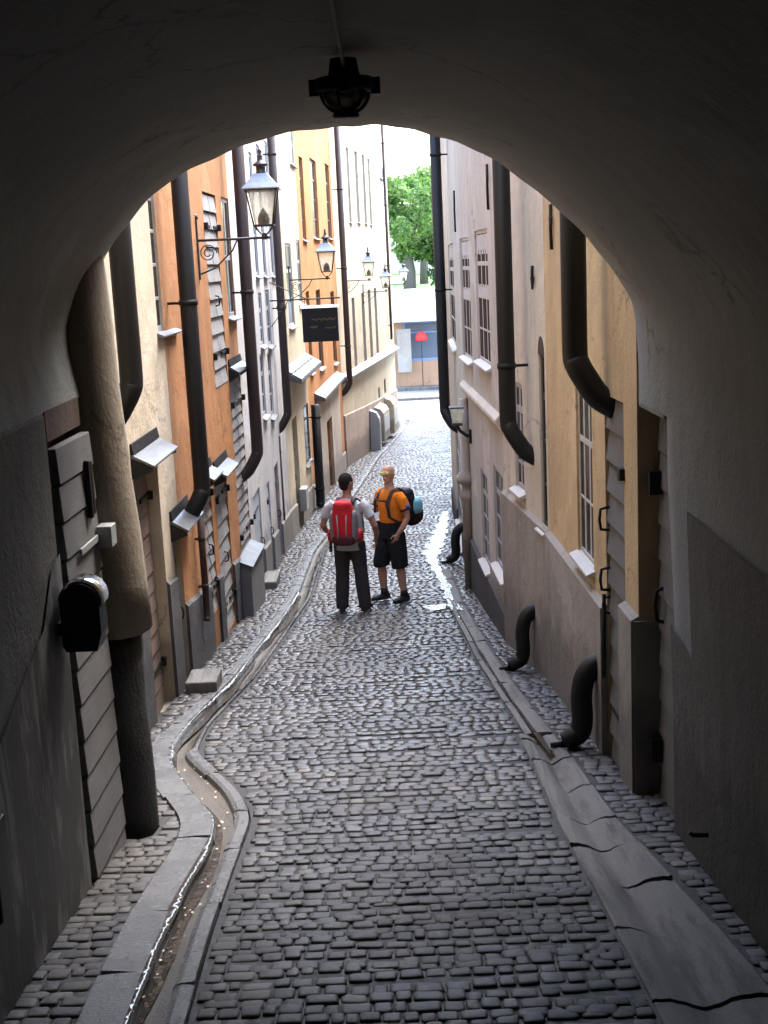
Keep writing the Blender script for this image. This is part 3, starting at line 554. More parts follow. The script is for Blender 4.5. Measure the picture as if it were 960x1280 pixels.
mb = MB(); uu, zz = DW.loc(118, 668); DW.box(mb, .22, .66, .036, .05, zz-.02, zz+.02); DW.box(mb, .60, .72, .035, .12, zz-.06, zz+.06); mb.build('hinge', M['junction'], d1, .004)
# rounded tan pier at the left end of the vault, black base below
def pier(name, z0, z1, m, grow=0., tilt=0.):
    pl = [(-2.2,7.16),(-1.605,7.16),(-1.55,7.17),(-1.49,7.21),(-1.445,7.28),(-1.42,7.37),(-1.425,7.46),(-1.45,7.52),(-1.50,7.545),(-2.2,7.546)]
    c = np.array((-1.8,7.36)); k = len(pl); mb = MB(); vs = []; zs = [z0+(z1-z0)*i/8 for i in range(9)]
    for i, z in enumerate(zs):
        for x, y in pl:
            q = np.array((x, y)); q = q + np.sign(q-c)*grow; lean = tilt*(z-z0)
            q[0] += -(lean if z0 > 0 else .05) + .006*math.sin(z*4+y*5)+.003*math.sin(z*9+x*3); vs.append((q[0], q[1]+.006*math.sin(z*5+x*7), z))
    fs = [(j*k+i, j*k+(i+1) % k, (j+1)*k+(i+1) % k, (j+1)*k+i) for j in range(8) for i in range(k)] + [tuple(range(k)), tuple(range(9*k-1, 8*k-1, -1))]
    mb.add(vs, fs, True); return mb.build(name, m, AR)
pier('pier', .13, 2.5, M['pier'], 0., tilt=.05); pier('pier_base', -1.7, .10, M['pierbase'], -.012)

# ================================================================== street
def interp(pts): 
    ys_ = [p[1] for p in pts]; xs_ = [p[0] for p in pts]; return lambda y: float(np.interp(y, ys_, xs_))
def smooth(fn, w=.18):
    return lambda y: sum(fn(y+d*w) for d in (-1, -.5, 0, .5, 1))/5
wallL = interp([(-1.66,-9),(-1.70,6.4),(-1.70,7.1),(-1.48,7.18),(-1.46,7.54),(-2.07,7.6),(-1.97,12.05),(-1.82,17),(-1.77,23.8),(-1.56,28.4),(-1.05,37.2),(.70,50),(.8,50.1)])
wallR = interp([(1.58,-9),(1.58,6.88),(1.66,6.9),(1.66,7.5),(1.53,7.57),(1.46,11.1),(1.27,13.2),(1.18,17.4),(1.49,27),(1.75,28),(4.7,52)])
gLl = smooth(interp([(-1.10,-9),(-1.12,4.4),(-1.15,5.3),(-1.15,6.1),(-1.10,6.95),(-1.13,7.40),(-1.37,8.05),(-1.64,8.8),(-1.72,9.35),(-1.69,10.1),(-1.52,11.85),(-1.31,15.5),(-1.26,17.2),(-1.27,21.7),(-.98,26.5),(-.74,30.2),(-.1,40),(.95,49.5),(1.2,52)]))
gLr = smooth(interp([(-.86,-9),(-.88,4.4),(-.91,5.6),(-.91,6.5),(-.90,7.45),(-1.05,8.05),(-1.36,8.8),(-1.50,9.15),(-1.52,10.0),(-1.33,11.85),(-1.13,15.5),(-1.06,16.8),(-1.09,21.7),(-.80,26.5),(-.57,30.2),(.06,40),(1.1,49.5),(1.35,52)]))
gRl = smooth(interp([(1.03,-9),(1.04,4.4),(1.02,5.8),(.99,7.3),(1.01,8.6),(.96,10),(.86,12.1),(.80,14.6),(.78,16),(.80,19)]))
gRr = smooth(interp([(1.50,-9),(1.47,4.7),(1.44,5.3),(1.38,6.1),(1.27,7.3),(1.24,8.4),(1.17,9.6),(1.09,11.2),(.99,14.2),(.95,16),(.96,19)]))
# big ground sheet
mb = MB(); xs = [-300,-60,-8,-3,0,3,8,60,300]; ysg = list(np.linspace(-20, 62, 120))+[80,104]
for y in ysg: mb.v += [(x, y, float(gz(y))-(.085 if y < 52 else .045)) for x in xs]
k = len(xs); mb.f = [(j*k+i, j*k+i+1, (j+1)*k+i+1, (j+1)*k+i) for j in range(len(ysg)-1) for i in range(k-1)]; mb.sm = [True]*len(mb.f)
mb.build('ground', M['ground'], normals=False, kind='structure')
mb = MB(); mb.add([(-40,53,float(gz(53))-.01), (60,53,float(gz(53))-.01), (60,60.9,float(gz(60))+.01), (-40,60.9,float(gz(60))+.01)], [(0,1,2,3)]); mb.build('road', M['quay'], kind='structure')
mb = MB(); z = float(gz(62)); mb.box((-40,61,z-.3), (60,104,z+.14)); mb.build('pavement', M['quay'], kind='structure')
mb = MB(); mb.box((-40,60.7,z-.3), (60,60.997,z+.13)); mb.build('kerb', M['dish'], kind='structure')
# cobbles: every stone its own little dome, gathered in one paving sheet
def stones():
    ring = np.array([(math.copysign(abs(math.cos(a))**.33, math.cos(a)), math.copysign(abs(math.sin(a))**.33, math.sin(a))) for a in np.arange(8)*math.pi/4+math.pi/8])
    VS = []; FS = []; TN = []; b = 0; y = -2.5
    fc = []
    for rr in range(3):
        for k in range(8): fc.append((rr*8+k, rr*8+(k+1) % 8, (rr+1)*8+(k+1) % 8, (rr+1)*8+k))
    fc = np.array(fc); top = np.array([[24+k, 24+(k+1) % 8, 32] for k in range(8)])
    Q = []; T = []
    while y < 53:
        dep = random.uniform(.072, .104)*(1.4 if y > 30 else 1.)
        yc = y+dep/2; r_end = yc < 19
        iv = [(wallL(yc)+.01, gLl(yc)-.205 if yc < 9 else gLl(yc)-.13), ((gLr(yc) if yc < 26 else gLl(yc))+.01, gRl(yc)-(.06 if yc < 9.2 else .01) if r_end else wallR(yc))]
        if r_end: iv.append((gRr(yc)+.01, wallR(yc)))
        ph = random.uniform(0, 6)
        for q, (a, c) in enumerate(iv):
            x = a+random.uniform(0, .05); sl = random.uniform(-.02, .02)
            while x < c-.05:
                w = min(random.choice((random.uniform(.055,.09), random.uniform(.08,.12), random.uniform(.10,.15)))*(1.15 if y > 30 else 1), c-x)
                if w < .05: break
                hx, hy = w/2-random.uniform(-.001,.003), dep/2-random.uniform(-.003,.002); cx = x+w/2; cy = yc+.02*math.sin(cx*2.1+ph)+.010*math.sin(cx*6.3+ph*2)+sl*(cx-a)+random.gauss(0, .006)
                zc = float(gz(cy)); rnd = random.gauss(0, .003); tx, ty = random.gauss(0, .022), random.gauss(0, .028); gs = float(gz(cy+.1)-gz(cy-.1))/.2
                jit = 1+rng.uniform(-.10, .06, (8, 2)); R_ = ring*jit; lay = []
                for sc, dz in ((1., -.035), (.995, -.013), (.94, -.004), (.72, .0005)):
                    px = R_[:,0]*hx*sc; py = R_[:,1]*hy*sc
                    lay.append(np.stack([cx+px, cy+py, zc+dz+rnd+px*tx+py*(ty+gs)], 1))
                lay.append(np.array([[cx, cy, zc+.0015+rnd]])); VS.append(np.concatenate(lay)); Q.append(fc+b); T.append(top+b); TN.append(np.full(33, min(1, max(0, random.gauss(.5, .22))))); b += 33
                x += w
        y += dep
    vs = np.concatenate(VS); q = np.concatenate(Q); t = np.concatenate(T); me = bpy.data.meshes.new('street_paving')
    me.vertices.add(len(vs)); me.vertices.foreach_set('co', vs.ravel()); me.loops.add(q.size+t.size); me.loops.foreach_set('vertex_index', np.concatenate([q.ravel(), t.ravel()]))
    nq, nt_ = len(q), len(t); me.polygons.add(nq+nt_); me.polygons.foreach_set('loop_start', np.concatenate([np.arange(nq)*4, nq*4+np.arange(nt_)*3])); me.polygons.foreach_set('loop_total', np.concatenate([np.full(nq, 4), np.full(nt_, 3)]))
    me.update(calc_edges=True); me.validate(); me.polygons.foreach_set('use_smooth', np.ones(nq+nt_, bool))
    at = me.attributes.new('tone', 'FLOAT', 'POINT'); at.data.foreach_set('value', np.concatenate(TN).astype(np.float32))
    me.materials.append(M['cobble']); o = bpy.data.objects.new('street_paving', me); C.objects.link(o); tag(o, kind='structure')
stones()
mb = MB(); yy = list(np.linspace(-3, 53, 281)); MBs = []
for lo, hi, ya, yb in ((wallL, lambda y: gLl(y)-(.20 if y < 9 else .12), -3, 53), (lambda y: gLr(y) if y < 26 else gLl(y), lambda y: gRl(y)-(.05 if y < 9.2 else 0) if y < 19 else wallR(y), -3, 53), (gRr, wallR, -3, 19)):
    rows = [[(lo(y)-.0, y, float(gz(y))-.0115), (hi(y)+.0, y, float(gz(y))-.0115)] for y in yy if ya <= y <= yb]
    mb = MB(); mb.add([p for r in rows for p in r], [(2*i, 2*i+1, 2*i+3, 2*i+2) for i in range(len(rows)-1)]); mb.build('paving_sand', M['ground'], normals=False, kind='structure')
# gutters: kerb slabs, channel, running water
def gutter(name, y0, y1, sect, m, L0, step=.12, gap=True, jz=.006, sm=False):
    """sect(y) -> list of (x, dz); slabs about L0 long"""
    mb = MB(); y = y0
    while y < y1:
        ln = min(random.uniform(.75, 1.25)*L0, y1-y); n = max(2, int(ln/step)); dz = random.uniform(-jz, jz); dx = random.uniform(-.006, .006); g = .008 if gap else 0; sk = random.uniform(-.06, .06); rows = []
        for i in range(n+1):
            t = i/n; yy = y+g+(ln-2*g)*t if gap else y+ln*t; s_ = sect(yy); k = len(s_); x0 = s_[0][0]; wd = s_[-1][0]-x0
            rows.append([(x+dx, yy+sk*((x-x0)/max(wd, .01)-.5)*(1 if gap else 0), float(gz(yy))+z+dz) for x, z in s_])
        vs = [p for r in rows for p in r]; k = len(rows[0]); fs = [(j*k+i, j*k+i+1, (j+1)*k+i+1, (j+1)*k+i) for j in range(n) for i in range(k-1)]
        mb.add(vs, fs, sm or not gap)
        if gap:
            for r in (rows[0], rows[-1]): mb.add(r+[(p[0], p[1], p[2]-.09) for p in r[::-1]], [tuple(range(2*k))])
        y += ln
    return mb.build(name, m, normals=False, kind='structure')
kl = lambda y: .20 if y < 9 else max(.125, .2-.05*(y-9))
gutter('kerb', -2.5, 51, lambda y: [(gLl(y)-kl(y), -.06), (gLl(y)-kl(y), .010), (gLl(y)-kl(y)*.5, .014), (gLl(y)-.012, .010), (gLl(y)+.006, -.004), (gLl(y)+.016, -.07)], M['kerb'], .95)
gutter('kerb', -2.5, 26, lambda y: [(gLr(y)-(.115 if y < 9.2 else .06), -.07), (gLr(y)-(.10 if y < 9.2 else .05), -.012), (gLr(y)-.07 if y < 9.2 else gLr(y)-.03, .002), (gLr(y)-.01, .006), (gLr(y), -.06)], M['kerb'], .85)
gutter('water_channel', -2.5, 26, lambda y: [(gLl(y)+.0, -.055), (gLl(y)+.05, -.062), (gLr(y)-.14 if y < 9.2 else gLr(y)-.07, -.055), (gLr(y)-.07, -.04)], M['silt'], 2., gap=False)
gutter('water', -2.5, 17.4, lambda y: [(gLl(y)+.02, -.042), (gLl(y)+.06+.03*math.sin(y*1.3)+.012*math.sin(y*5.1), -.043)], M['water'], 3., gap=False, jz=0)
def film(y, fn, w):   # thin overflow running down the kerb edge in small standing waves
    k_ = .0011*math.sin(y*41+2*math.sin(y*3.1))+.0006*math.sin(y*97+3*math.sin(y*5)); ww = w*(1+.35*math.sin(y*2.3)+.25*math.sin(y*7.7)); return [(fn(y)-.012-ww*.3, .0125), (fn(y)-.004, .012+k_), (fn(y)+ww*.3, .0085+k_), (fn(y)+ww*.62, -.001)]
gutter('water', 3.6, 17.4, lambda y: film(y, gLl, .026), M['water'], 4., step=.012, gap=False, jz=0)
def dish(y):
    a, b = gRl(y)-.05, gRr(y)+.012; w = b-a; out = [(a, -.05), (a, -.004), (a+.012, .003)]
    for i in range(1, 20):
        t = i/20; out.append((a+w*t, .003-.048*math.exp(-((t-.47-.03*math.sin(y*.9))/.19)**2)+.003*math.sin(y*9+i)*math.sin(i*2.7)-.002))
    return out+[(b-.012, .005), (b, -.004), (b, -.05)]
gutter('pavement_gutter', -2.5, 9.2, dish, M['dish'], .62, step=.06, sm=True, jz=.009)
gutter('kerb', 9.2, 19, lambda y: [(gRl(y), -.06), (gRl(y), .006), (gRl(y)+.05, .006), (gRl(y)+.065, -.06)], M['dish'], 1.0)
gutter('kerb', 9.2, 19, lambda y: [(gRr(y)-.12, -.06), (gRr(y)-.11, .004), (gRr(y)-.02, .012), (gRr(y), .008), (gRr(y)+.004, -.06)], M['dish'], 1.0)
gutter('water_channel', 9.1, 19, lambda y: [(gRl(y)+.03, -.045), (gRr(y)-.08, -.05)], M['silt'], 2., gap=False)
gutter('water', 8.6, 15.3, lambda y: [(x+.0, z-.004) for x, z in film(y, lambda q: gRr(q)-.12, .032)][::1], M['water'], 4., step=.012, gap=False, jz=0)
# stream and puddle spilling over the stones farther down on the right
def pool(name, pts, up_=.012, m='water'):
    mb = MB(); c = np.mean(pts, 0); vs = []
    for a, b in zip(pts, list(pts[1:])+[pts[0]]):
        for t in (0, .33, .66): x = a[0]+(b[0]-a[0])*t; y = a[1]+(b[1]-a[1])*t; vs.append((x+random.uniform(-.012,.012), y, float(gz(y))+up_))
    return vs
mb = MB(); path = [(.86,15.3,.07),(.84,16,.09),(.83,17,.08),(.80,18,.06),(.77,19,.07),(.74,20.2,.10),(.79,21,.16),(.92,22.2,.16),(1.06,23.6,.14),(1.2,25.2,.10),(1.3,26.5,.05)]
f1 = interp([(p[0], p[1]) for p in path]); f2 = interp([(p[2], p[1]) for p in path]); rows = []
for y in np.linspace(15.3, 26.5, 90): 
    w = f2(y)*(1+.25*math.sin(y*7)+.2*math.sin(y*17)); rows.append([(f1(y)-w, y, float(gz(y))+.010), (f1(y)+w*.8, y, float(gz(y))+.010)])
mb.add([p for r in rows for p in r], [(2*i, 2*i+1, 2*i+3, 2*i+2) for i in range(89)], True); mb.build('water', M['water'], normals=False, kind='structure')
mb = MB(); ang = np.linspace(0, 2*math.pi, 24)[:-1]; mb.add([(.62+(.17+.04*math.sin(3*a))*math.cos(a), 15.6+(.28+.06*math.sin(2*a+1))*math.sin(a), float(gz(15.6+.28*math.sin(a)))+.010) for a in ang], [tuple(range(23))]); mb.build('water', M['water'], normals=False, kind='structure')
mb = MB()
for i in range(70):
    y = random.uniform(4, 9); x = random.uniform(gLl(y)+.0, gLr(y)-.08); s_ = random.uniform(.004, .010); z = float(gz(y))-.032; a = random.uniform(0, 3)
    mb.add([(x+s_*math.cos(a+k*1.57), y+s_*1.3*math.sin(a+k*1.57), z+random.uniform(0, .004)) for k in range(4)], [(0,1,2,3)])
M['petal'] = simple('pale petals', (.6,.55,.4), .7); tag(mb.build('fallen_petals', M['petal'], normals=False), 'small pale petals scattered along the wet gutter on the left', 'petals', kind='stuff')
mb = MB(); g = ground(258, 860); mb.box((g[0]-.16, g[1]-.22, g[2]-.02), (g[0]+.13, g[1]+.2, g[2]+.13)); tag(mb.build('stone_block', M['dish'], bevel=.015), 'loose rectangular granite block lying on the left pavement', 'stone block')

# ================================================================== wall lanterns
M['lampmetal'] = simple('dark lantern iron', (.05,.05,.055), .4, .4, .2); M['lamproof'] = simple('wet lantern roof', (.16,.17,.19), .22, .7, .2)
LAB = ['largest and nearest black wall lantern, hung out over the lane from the orange house', 'second black wall lantern from the front, above the hanging dark sign', 'third wall lantern, on the near end of the ivory house', 'fourth wall lantern, small, below the middle of the ivory house', 'farthest lantern, at the end corner of the ivory house in front of the trees']
def make_lantern():
    t = thing('wall_lantern', (0,0,0), LAB[0], 'lantern', 'iron wall lanterns along the left side of the lane'); B = lambda mb, n, m, p=None, **k: mb.build(n, M[m], p or t, **k)
    mb = MB(); mb.tube([(0,0,0),(.80,0,0)], .014, 8); mb.box((-.01,-.03,-.42),(.015,.03,.22)); mb.tube([(.02,0,-.36),(.18,0,-.30),(.38,0,-.12),(.44,0,-.005)], .009, 8); mb.lathe((.0,0,.22), [(.0,0),(.03,.01),(.02,.05),(.0,.07)], 8); B(mb, 'bracket', 'lampmetal')
    mb = MB(); mb.tube([(.11+.10*(1-i/22*.75)*math.cos(i*.55), 0, -.14+.10*(1-i/22*.75)*math.sin(i*.55)) for i in range(23)], .007, 6); B(mb, 'scroll', 'lampmetal')
    x = .74; mb = MB(); mb.lathe((x,0,0), [(.03,-.02),(.03,.03),(.015,.05)], 10)
    for k in range(4):
        a = math.pi/4+k*math.pi/2; c, s = math.cos(a), math.sin(a); mb.tube([(x,0,.02),(x+.06*c,.06*s,.05),(x+.12*c,.12*s,.10),(x+.145*c,.145*s,.135)], .007, 6)
        mb.tube([(x+.143*c,.143*s,.13),(x+.232*c,.232*s,.51)], .009, 6)
    for h, z in ((.104,.13),(.166,.505)):
        for a, b in (((-h,-h),(h,-h)),((h,-h),(h,h)),((h,h),(-h,h)),((-h,h),(-h,-h))): mb.tube([(x+a[0],a[1],z),(x+b[0],b[1],z)], .010, 6)
    fr = B(mb, 'frame', 'lampmetal')
    mb = MB(); h0, h1 = .098, .160; p = [(-1,-1),(1,-1),(1,1),(-1,1)]; mb.add([(x+a*h0,b*h0,.135) for a, b in p]+[(x+a*h1,b*h1,.50) for a, b in p], [(0,1,5,4),(1,2,6,5),(2,3,7,6),(3,0,4,7)]); B(mb, 'glass', 'lampglass', fr)
    mb = MB(); vs = []; lv = [(.205,.505),(.205,.52),(.15,.58),(.10,.64),(.07,.68)]
    for h, z in lv: vs += [(x+a*h,b*h,z) for a, b in p]
    mb.add(vs, [(j*4+i, j*4+(i+1) % 4, (j+1)*4+(i+1) % 4, (j+1)*4+i) for j in range(4) for i in range(4)]+[(3,2,1,0),(16,17,18,19)]); B(mb, 'roof', 'lamproof', bevel=.004)
    mb = MB(); mb.lathe((x,0,.68), [(.07,0),(.05,.015),(.05,.07),(.085,.085),(.08,.10),(.035,.13),(.02,.16),(.03,.175),(.012,.2),(.025,.225),(.004,.27)], 12); B(mb, 'finial', 'lampmetal')
    mb = MB(); mb.lathe((x,0,.14), [(.06,0),(.065,.06),(.05,.11),(.02,.15),(.004,.18)], 10); B(mb, 'burner', 'lampmetal', fr)
    return t
lan = make_lantern()
def xy_at(px, py, Y): r = ray(px, py); return r[0]/r[1]*Y, CZ+r[2]/r[1]*Y
for i, (px, py, Y, wx) in enumerate(((331,297,14.3,-1.90),(409,348,25.3,-1.71),(461.5,350,38.0,-.93),(482.5,364,42.3,-.34),(505,355,49.6,.66))):
    o = lan if i == 0 else copy_tree(lan); X, Z = xy_at(px, py, Y); o['label'] = LAB[i]; o.location = (X-.74, Y, Z)
    if i > 2: o.scale = (1., .95, .92)

# small square lamp on the right wall
Y = 16.7; wx = 1.195; X, Z = xy_at(571.5, 530, Y); t = thing('wall_lamp', (wx, Y, Z), 'small white tapered lamp bracketed low on the right wall by the corner downpipe', 'wall lamp')
mb = MB(); vs = []; p = [(-1,-1),(1,-1),(1,1),(-1,1)]; dx = X-wx
mb.add([(wx+dx+a*.06, Y+b*.06, Z+.02) for a, b in p]+[(wx+dx+a*.09, Y+b*.09, Z+.21) for a, b in p], [(0,1,5,4),(1,2,6,5),(2,3,7,6),(3,0,4,7),(4,5,6,7),(3,2,1,0)]); sh = mb.build('lamp_shade', M['lampglass'], t)
mb = MB(); mb.box((wx+dx-.1,Y-.1,Z+.21),(wx+dx+.1,Y+.1,Z+.23)); mb.box((wx+dx-.065,Y-.065,Z-.02),(wx+dx+.065,Y+.065,Z+.018)); mb.build('lamp_cap', M['lampmetal'], t, .004)
mb = MB(); mb.tube([(wx+dx,Y,Z-.02),(wx+dx+.03,Y,Z-.09),(wx-.06,Y,Z-.16),(wx+.03,Y,Z-.17)], .022, 8); mb.box((wx-.03,Y-.05,Z-.26),(wx+.02,Y+.05,Z-.08)); mb.build('bracket', M['iron'], t)

# hanging shop sign
Y = 22.2; wx = -1.79; xa, za = xy_at(377, 386, Y); xb, zb_ = xy_at(422, 386, Y); _, z0 = xy_at(400, 427, Y)
t = thing('hanging_sign', (wx, Y, za+.2), 'dark square shop sign hanging on an iron bar over the lane', 'shop sign')
mb = MB(); mb.box((xa,Y-.045,z0),(xb,Y+.045,za)); pn = mb.build('sign_panel', M['signface'], t, .006)
mb = MB(); mb.prism if False else None; mb.add([(xa-.02,Y-.08,za+.003),(xb+.02,Y-.08,za+.003),(xb+.02,Y+.08,za+.003),(xa-.02,Y+.08,za+.003),(xa-.02,Y,za+.05),(xb+.02,Y,za+.05)], [(0,1,5,4),(3,2,5,4),(0,4,3),(1,2,5),(0,1,2,3)]); mb.build('sign_cap', M['zinc'], pn)
mb = MB(); w = xb-xa; h = za-z0
for fx0, fx1, fz in ((.26,.93,.66),(.22,.42,.44),(.62,.92,.40)):       # dim gilt flourishes, too worn to read
    mb.tube([(xa+w*(fx0+(fx1-fx0)*i/14), Y-.046, z0+h*(fz+.03*math.sin(i*1.9)+.015*math.sin(i*4.1))) for i in range(15)], .008, 5)
mb.build('gilt_flourish', M['gold'], pn)
_, zbar = xy_at(340, 376, Y); mb = MB(); mb.tube([(wx,Y,zbar),(xb+.05,Y,zbar)], .012, 8); mb.tube([(xa+.06,Y,zbar),(xa+.06,Y,za+.03)], .006, 6); mb.tube([(xb-.06,Y,zbar),(xb-.06,Y,za+.03)], .006, 6); mb.tube([(wx,Y,zbar+.32),(xa+.1,Y,zbar)], .007, 6); mb.tube([(wx,Y,zbar-.45),(wx+.2,Y,zbar-.2),(wx+.33,Y,zbar)], .007, 6)
mb.tube([(wx+.19+.09*(1-i/20*.7)*math.cos(i*.55), Y, zbar-.13+.09*(1-i/20*.7)*math.sin(i*.55)) for i in range(20)], .006, 6); mb.build('sign_bracket', M['iron'], t)

# vault lamp
Y = 5.0; X, ztop = xy_at(430, 95, Y); _, zbt = xy_at(430, 146, Y); zc = 2.935
t = thing('vault_lamp', (X, Y, zc), 'black caged bulkhead lamp hanging under the crown of the vault', 'ceiling lamp')
mb = MB(); mb.lathe((X,Y,0), [(.05,zc+.02),(.06,ztop+.0),(.112,ztop-.01),(.116,ztop-.03),(.112,ztop-.055),(.08,ztop-.058)], 20)
for k in range(4): a = k*math.pi/2; mb.box((X+.115*math.cos(a)-.018,Y+.115*math.sin(a)-.018,ztop-.07),(X+.115*math.cos(a)+.018,Y+.115*math.sin(a)+.018,ztop-.01))
mb.build('lamp_cap', M['iron'], t)
mb = MB(); z1 = ztop-.058; dz = z1-zbt-.012; mb.lathe((X,Y,0), [(.086*math.cos(a), z1-dz*math.sin(a)) for a in np.linspace(0, 1.5, 9)], 18); mb.build('lamp_bowl', M['bowlglass'], t)
mb = MB()
for k in range(6): a = k*math.pi/3+.25; mb.tube([(X+.093*math.cos(q)*math.cos(a), Y+.093*math.cos(q)*math.sin(a), z1-dz*1.05*math.sin(q)) for q in np.linspace(0, 1.35, 8)], .006, 6)
mb.lathe((X,Y,zbt-.006), [(.045,0),(.05,.006),(.05,.014),(.045,.02)], 14); mb.build('cage', M['iron'], t)
mb = MB(); mb.tube([(X,Y,zc-.01),(X,Y-.3,zc-.012),(X-.01,Y-2,zc-.012),(X-.01,Y-8,zc-.012)], .008, 8); mb.build('conduit', M['conduit'], t)

# round topped letter box on the left wall, dark junction box low down
Yb = 6.12; X, _ = xy_at(99, 760, Yb); _, zt_ = xy_at(99, 735, Yb); _, zb_ = xy_at(99, 815, Yb); w = .098
t = thing('letter_box', (X, Yb, zb_), 'black letter box with a shiny rounded tin top on the left passage wall', 'letter box')
pr = [(X-w, zb_+.03), (X-w*.85, zb_), (X+w*.72, zb_), (X+w, zb_+.09)] + [(X+w*math.cos(a), zt_-w+w*math.sin(a)+.02) for a in np.linspace(0, math.pi, 13)]
mb = MB(); k = len(pr); mb.add([(x,Yb,z) for x, z in pr]+[(x,Yb+.16,z) for x, z in pr], [tuple(range(k)), tuple(range(2*k-1,k-1,-1))]+[(i,(i+1) % k,k+(i+1) % k,k+i) for i in range(k)]); mb.build('box_body', M['iron'], t)
cx_, r_ = X, w+.006; mb = MB(); aa = np.linspace(-.25, math.pi*.98, 22); vs = []
for yv in (Yb+.012, Yb+.19):
    for r2 in (r_, r_+.004): vs += [(cx_+r2*math.cos(a), yv, zt_-w+r2*math.sin(a)+.02) for a in aa]
k = len(aa); fs = []
for i in range(k-1): fs += [(k+i,k+i+1,3*k+i+1,3*k+i),(i,i+1,2*k+i+1,2*k+i),(i,i+1,k+i+1,k+i),(2*k+i,2*k+i+1,3*k+i+1,3*k+i)]
mb.add(vs, fs, True); mb.build('tin_top', M['foil'], t)
mb = MB(); mb.box((-1.70,Yb+.03,zb_+.08),(X-w+.01,Yb+.13,zb_+.14)); mb.build('bracket', M['iron'], t)
Yj = 4.75; Xj, zj = xy_at(48, 1085, Yj); mb = MB(); mb.box((-1.665,Yj-.08,zj-.2),(-1.58,Yj+.1,zj+.2)); j = mb.build('junction_box', M['black'], None, .012); tag(j, 'black box fixed low on the dark left passage wall', 'wall box')
# utility cabinets at the foot of the ivory house
W6 = Wall((-1.05,37.2), (.70,50.), 'L')
for (px, py, wd, hh, hg, lb, m) in ((461,530,.32,1.0,.25,'narrow grey utility cabinet with dark side at the foot of the ivory house','junction'),(470,528,1.5,.8,.5,'long beige box with sloping lid against the base of the ivory house','portal'),(482,518,1.2,.9,.5,'pale rounded bin box nearest the far corner of the ivory house','ivory')):
    u = W6.loc(px, py)[0]; g = W6.base(u); mb = MB(); W6.prism(mb, u-wd/2, u+wd/2, [(.06,g+hg-.3),(.38,g+hg-.3),(.38,g+hg+hh*.8),(.28,g+hg+hh),(.06,g+hg+hh*1.1)]); q = W6.P(u,.2,g)
    t = thing('utility_cabinet', (q[0],q[1],g), lb, 'utility box'); mb.build('cabinet_body', M[m], t, .02); mb = MB(); W6.box(mb, u-wd/2+.06, u+wd/2-.06, .382, .392, g+hg, g+hg+hh*.7); mb.build('cabinet_door', M['junction'], t, .004)

# ================================================================== quay kiosk, bank, trees
M['kioskwall'] = stucco('peach render', (.36,.23,.155), .12); M['kioskblue'] = simple('grey blue frame paint', (.13,.21,.37), .5); M['kioskroof'] = simple('white fascia', (.6,.61,.63), .6)
M['red'] = simple('red cloth', (.60,.03,.03), .7); M['darkcloth'] = simple('dark cloth', (.02,.02,.025), .8)
Y = 65.; zg = float(gz(62))+.145; zs = CZ-.0755*Y; zw = CZ-.0445*Y; zr = CZ-.0245*Y
t = thing('kiosk', (4, Y, zg), 'low peach kiosk with blue framed windows and white roof band closing the lane', 'kiosk')
mb = MB(); mb.box((.9,Y,zg-.2),(9,Y+.25,zs)); mb.box((.9,Y+6.75,zg-.2),(9,Y+7,zw)); mb.box((.9,Y+.25,zg-.2),(1.1,Y+6.75,zw)); mb.box((8.8,Y+.25,zg-.2),(9,Y+6.75,zw)); mb.box((.9,Y+.02,zs),(1.35,Y+.25,zw)); mb.build('wall', M['kioskwall'], t)
mb = MB(); mb.box((.4,Y-.9,zw),(9.5,Y+7.3,zr)); mb.box((.3,Y-1.0,zr),(9.6,Y+7.4,zr+.14)); mb.build('roof', M['kioskroof'], t, .03)
x = 1.35; k = 0
while x < 8.7:
    w = 2.05; mb = MB()
    for a, b, c, d in ((x,x+.16,zs,zw),(x+w-.16,x+w,zs,zw),(x+.16,x+w-.16,zs,zs+.14),(x+.16,x+w-.16,zw-.12,zw),(x+.16,x+w-.16,zw-.62,zw-.54)): mb.box((a,Y+.03,c),(b,Y+.16,d))
    f = mb.build('window', M['kioskblue'], t, .01); g = MB(); g.box((x+.1,Y+.08,zs+.1),(x+w-.1,Y+.10,zw-.05)); g.build('glass', M['skytintglass'], f); x += w; k += 1
mb = MB(); mb.box((1.1,Y+.3,zg-.1),(8.8,Y+6.7,zg+.05)); mb.box((1.1,Y+3.4,zg),(8.8,Y+3.5,zw)); mb.build('interior', M['kioskroof'], t)
mb = MB(); mb.box((1.05,Y-.55,zs-.5),(1.75,Y-.40,zw-.35)); mb.build('side_board', M['plinth'], t, .02)
mb = MB(); mb.box((.7,Y-.9,zg-.2),(9.2,Y-.01,zg+.16)); mb.build('step', M['dish'], t, .02)
q = V(2.27, Y-.48, zs+1.15); t2 = thing('red_glass_spot', (q[0],q[1],zg+.16), 'small umbrella shape made up for the red patch seen in the kiosk window glass', 'red spot')  # umbrella shape made up for an unidentified red patch in the glass
mb = MB(); mb.lathe((q[0],q[1],0), [(.32,q[2]-.1),(.30,q[2]+.05),(.22,q[2]+.25),(.03,q[2]+.38)], 12); mb.build('canopy', M['red'], t2); mb = MB(); mb.tube([(q[0],q[1],zg+.14),(q[0],q[1],q[2]+.3)], .02, 8); mb.build('pole', M['darkcloth'], t2)
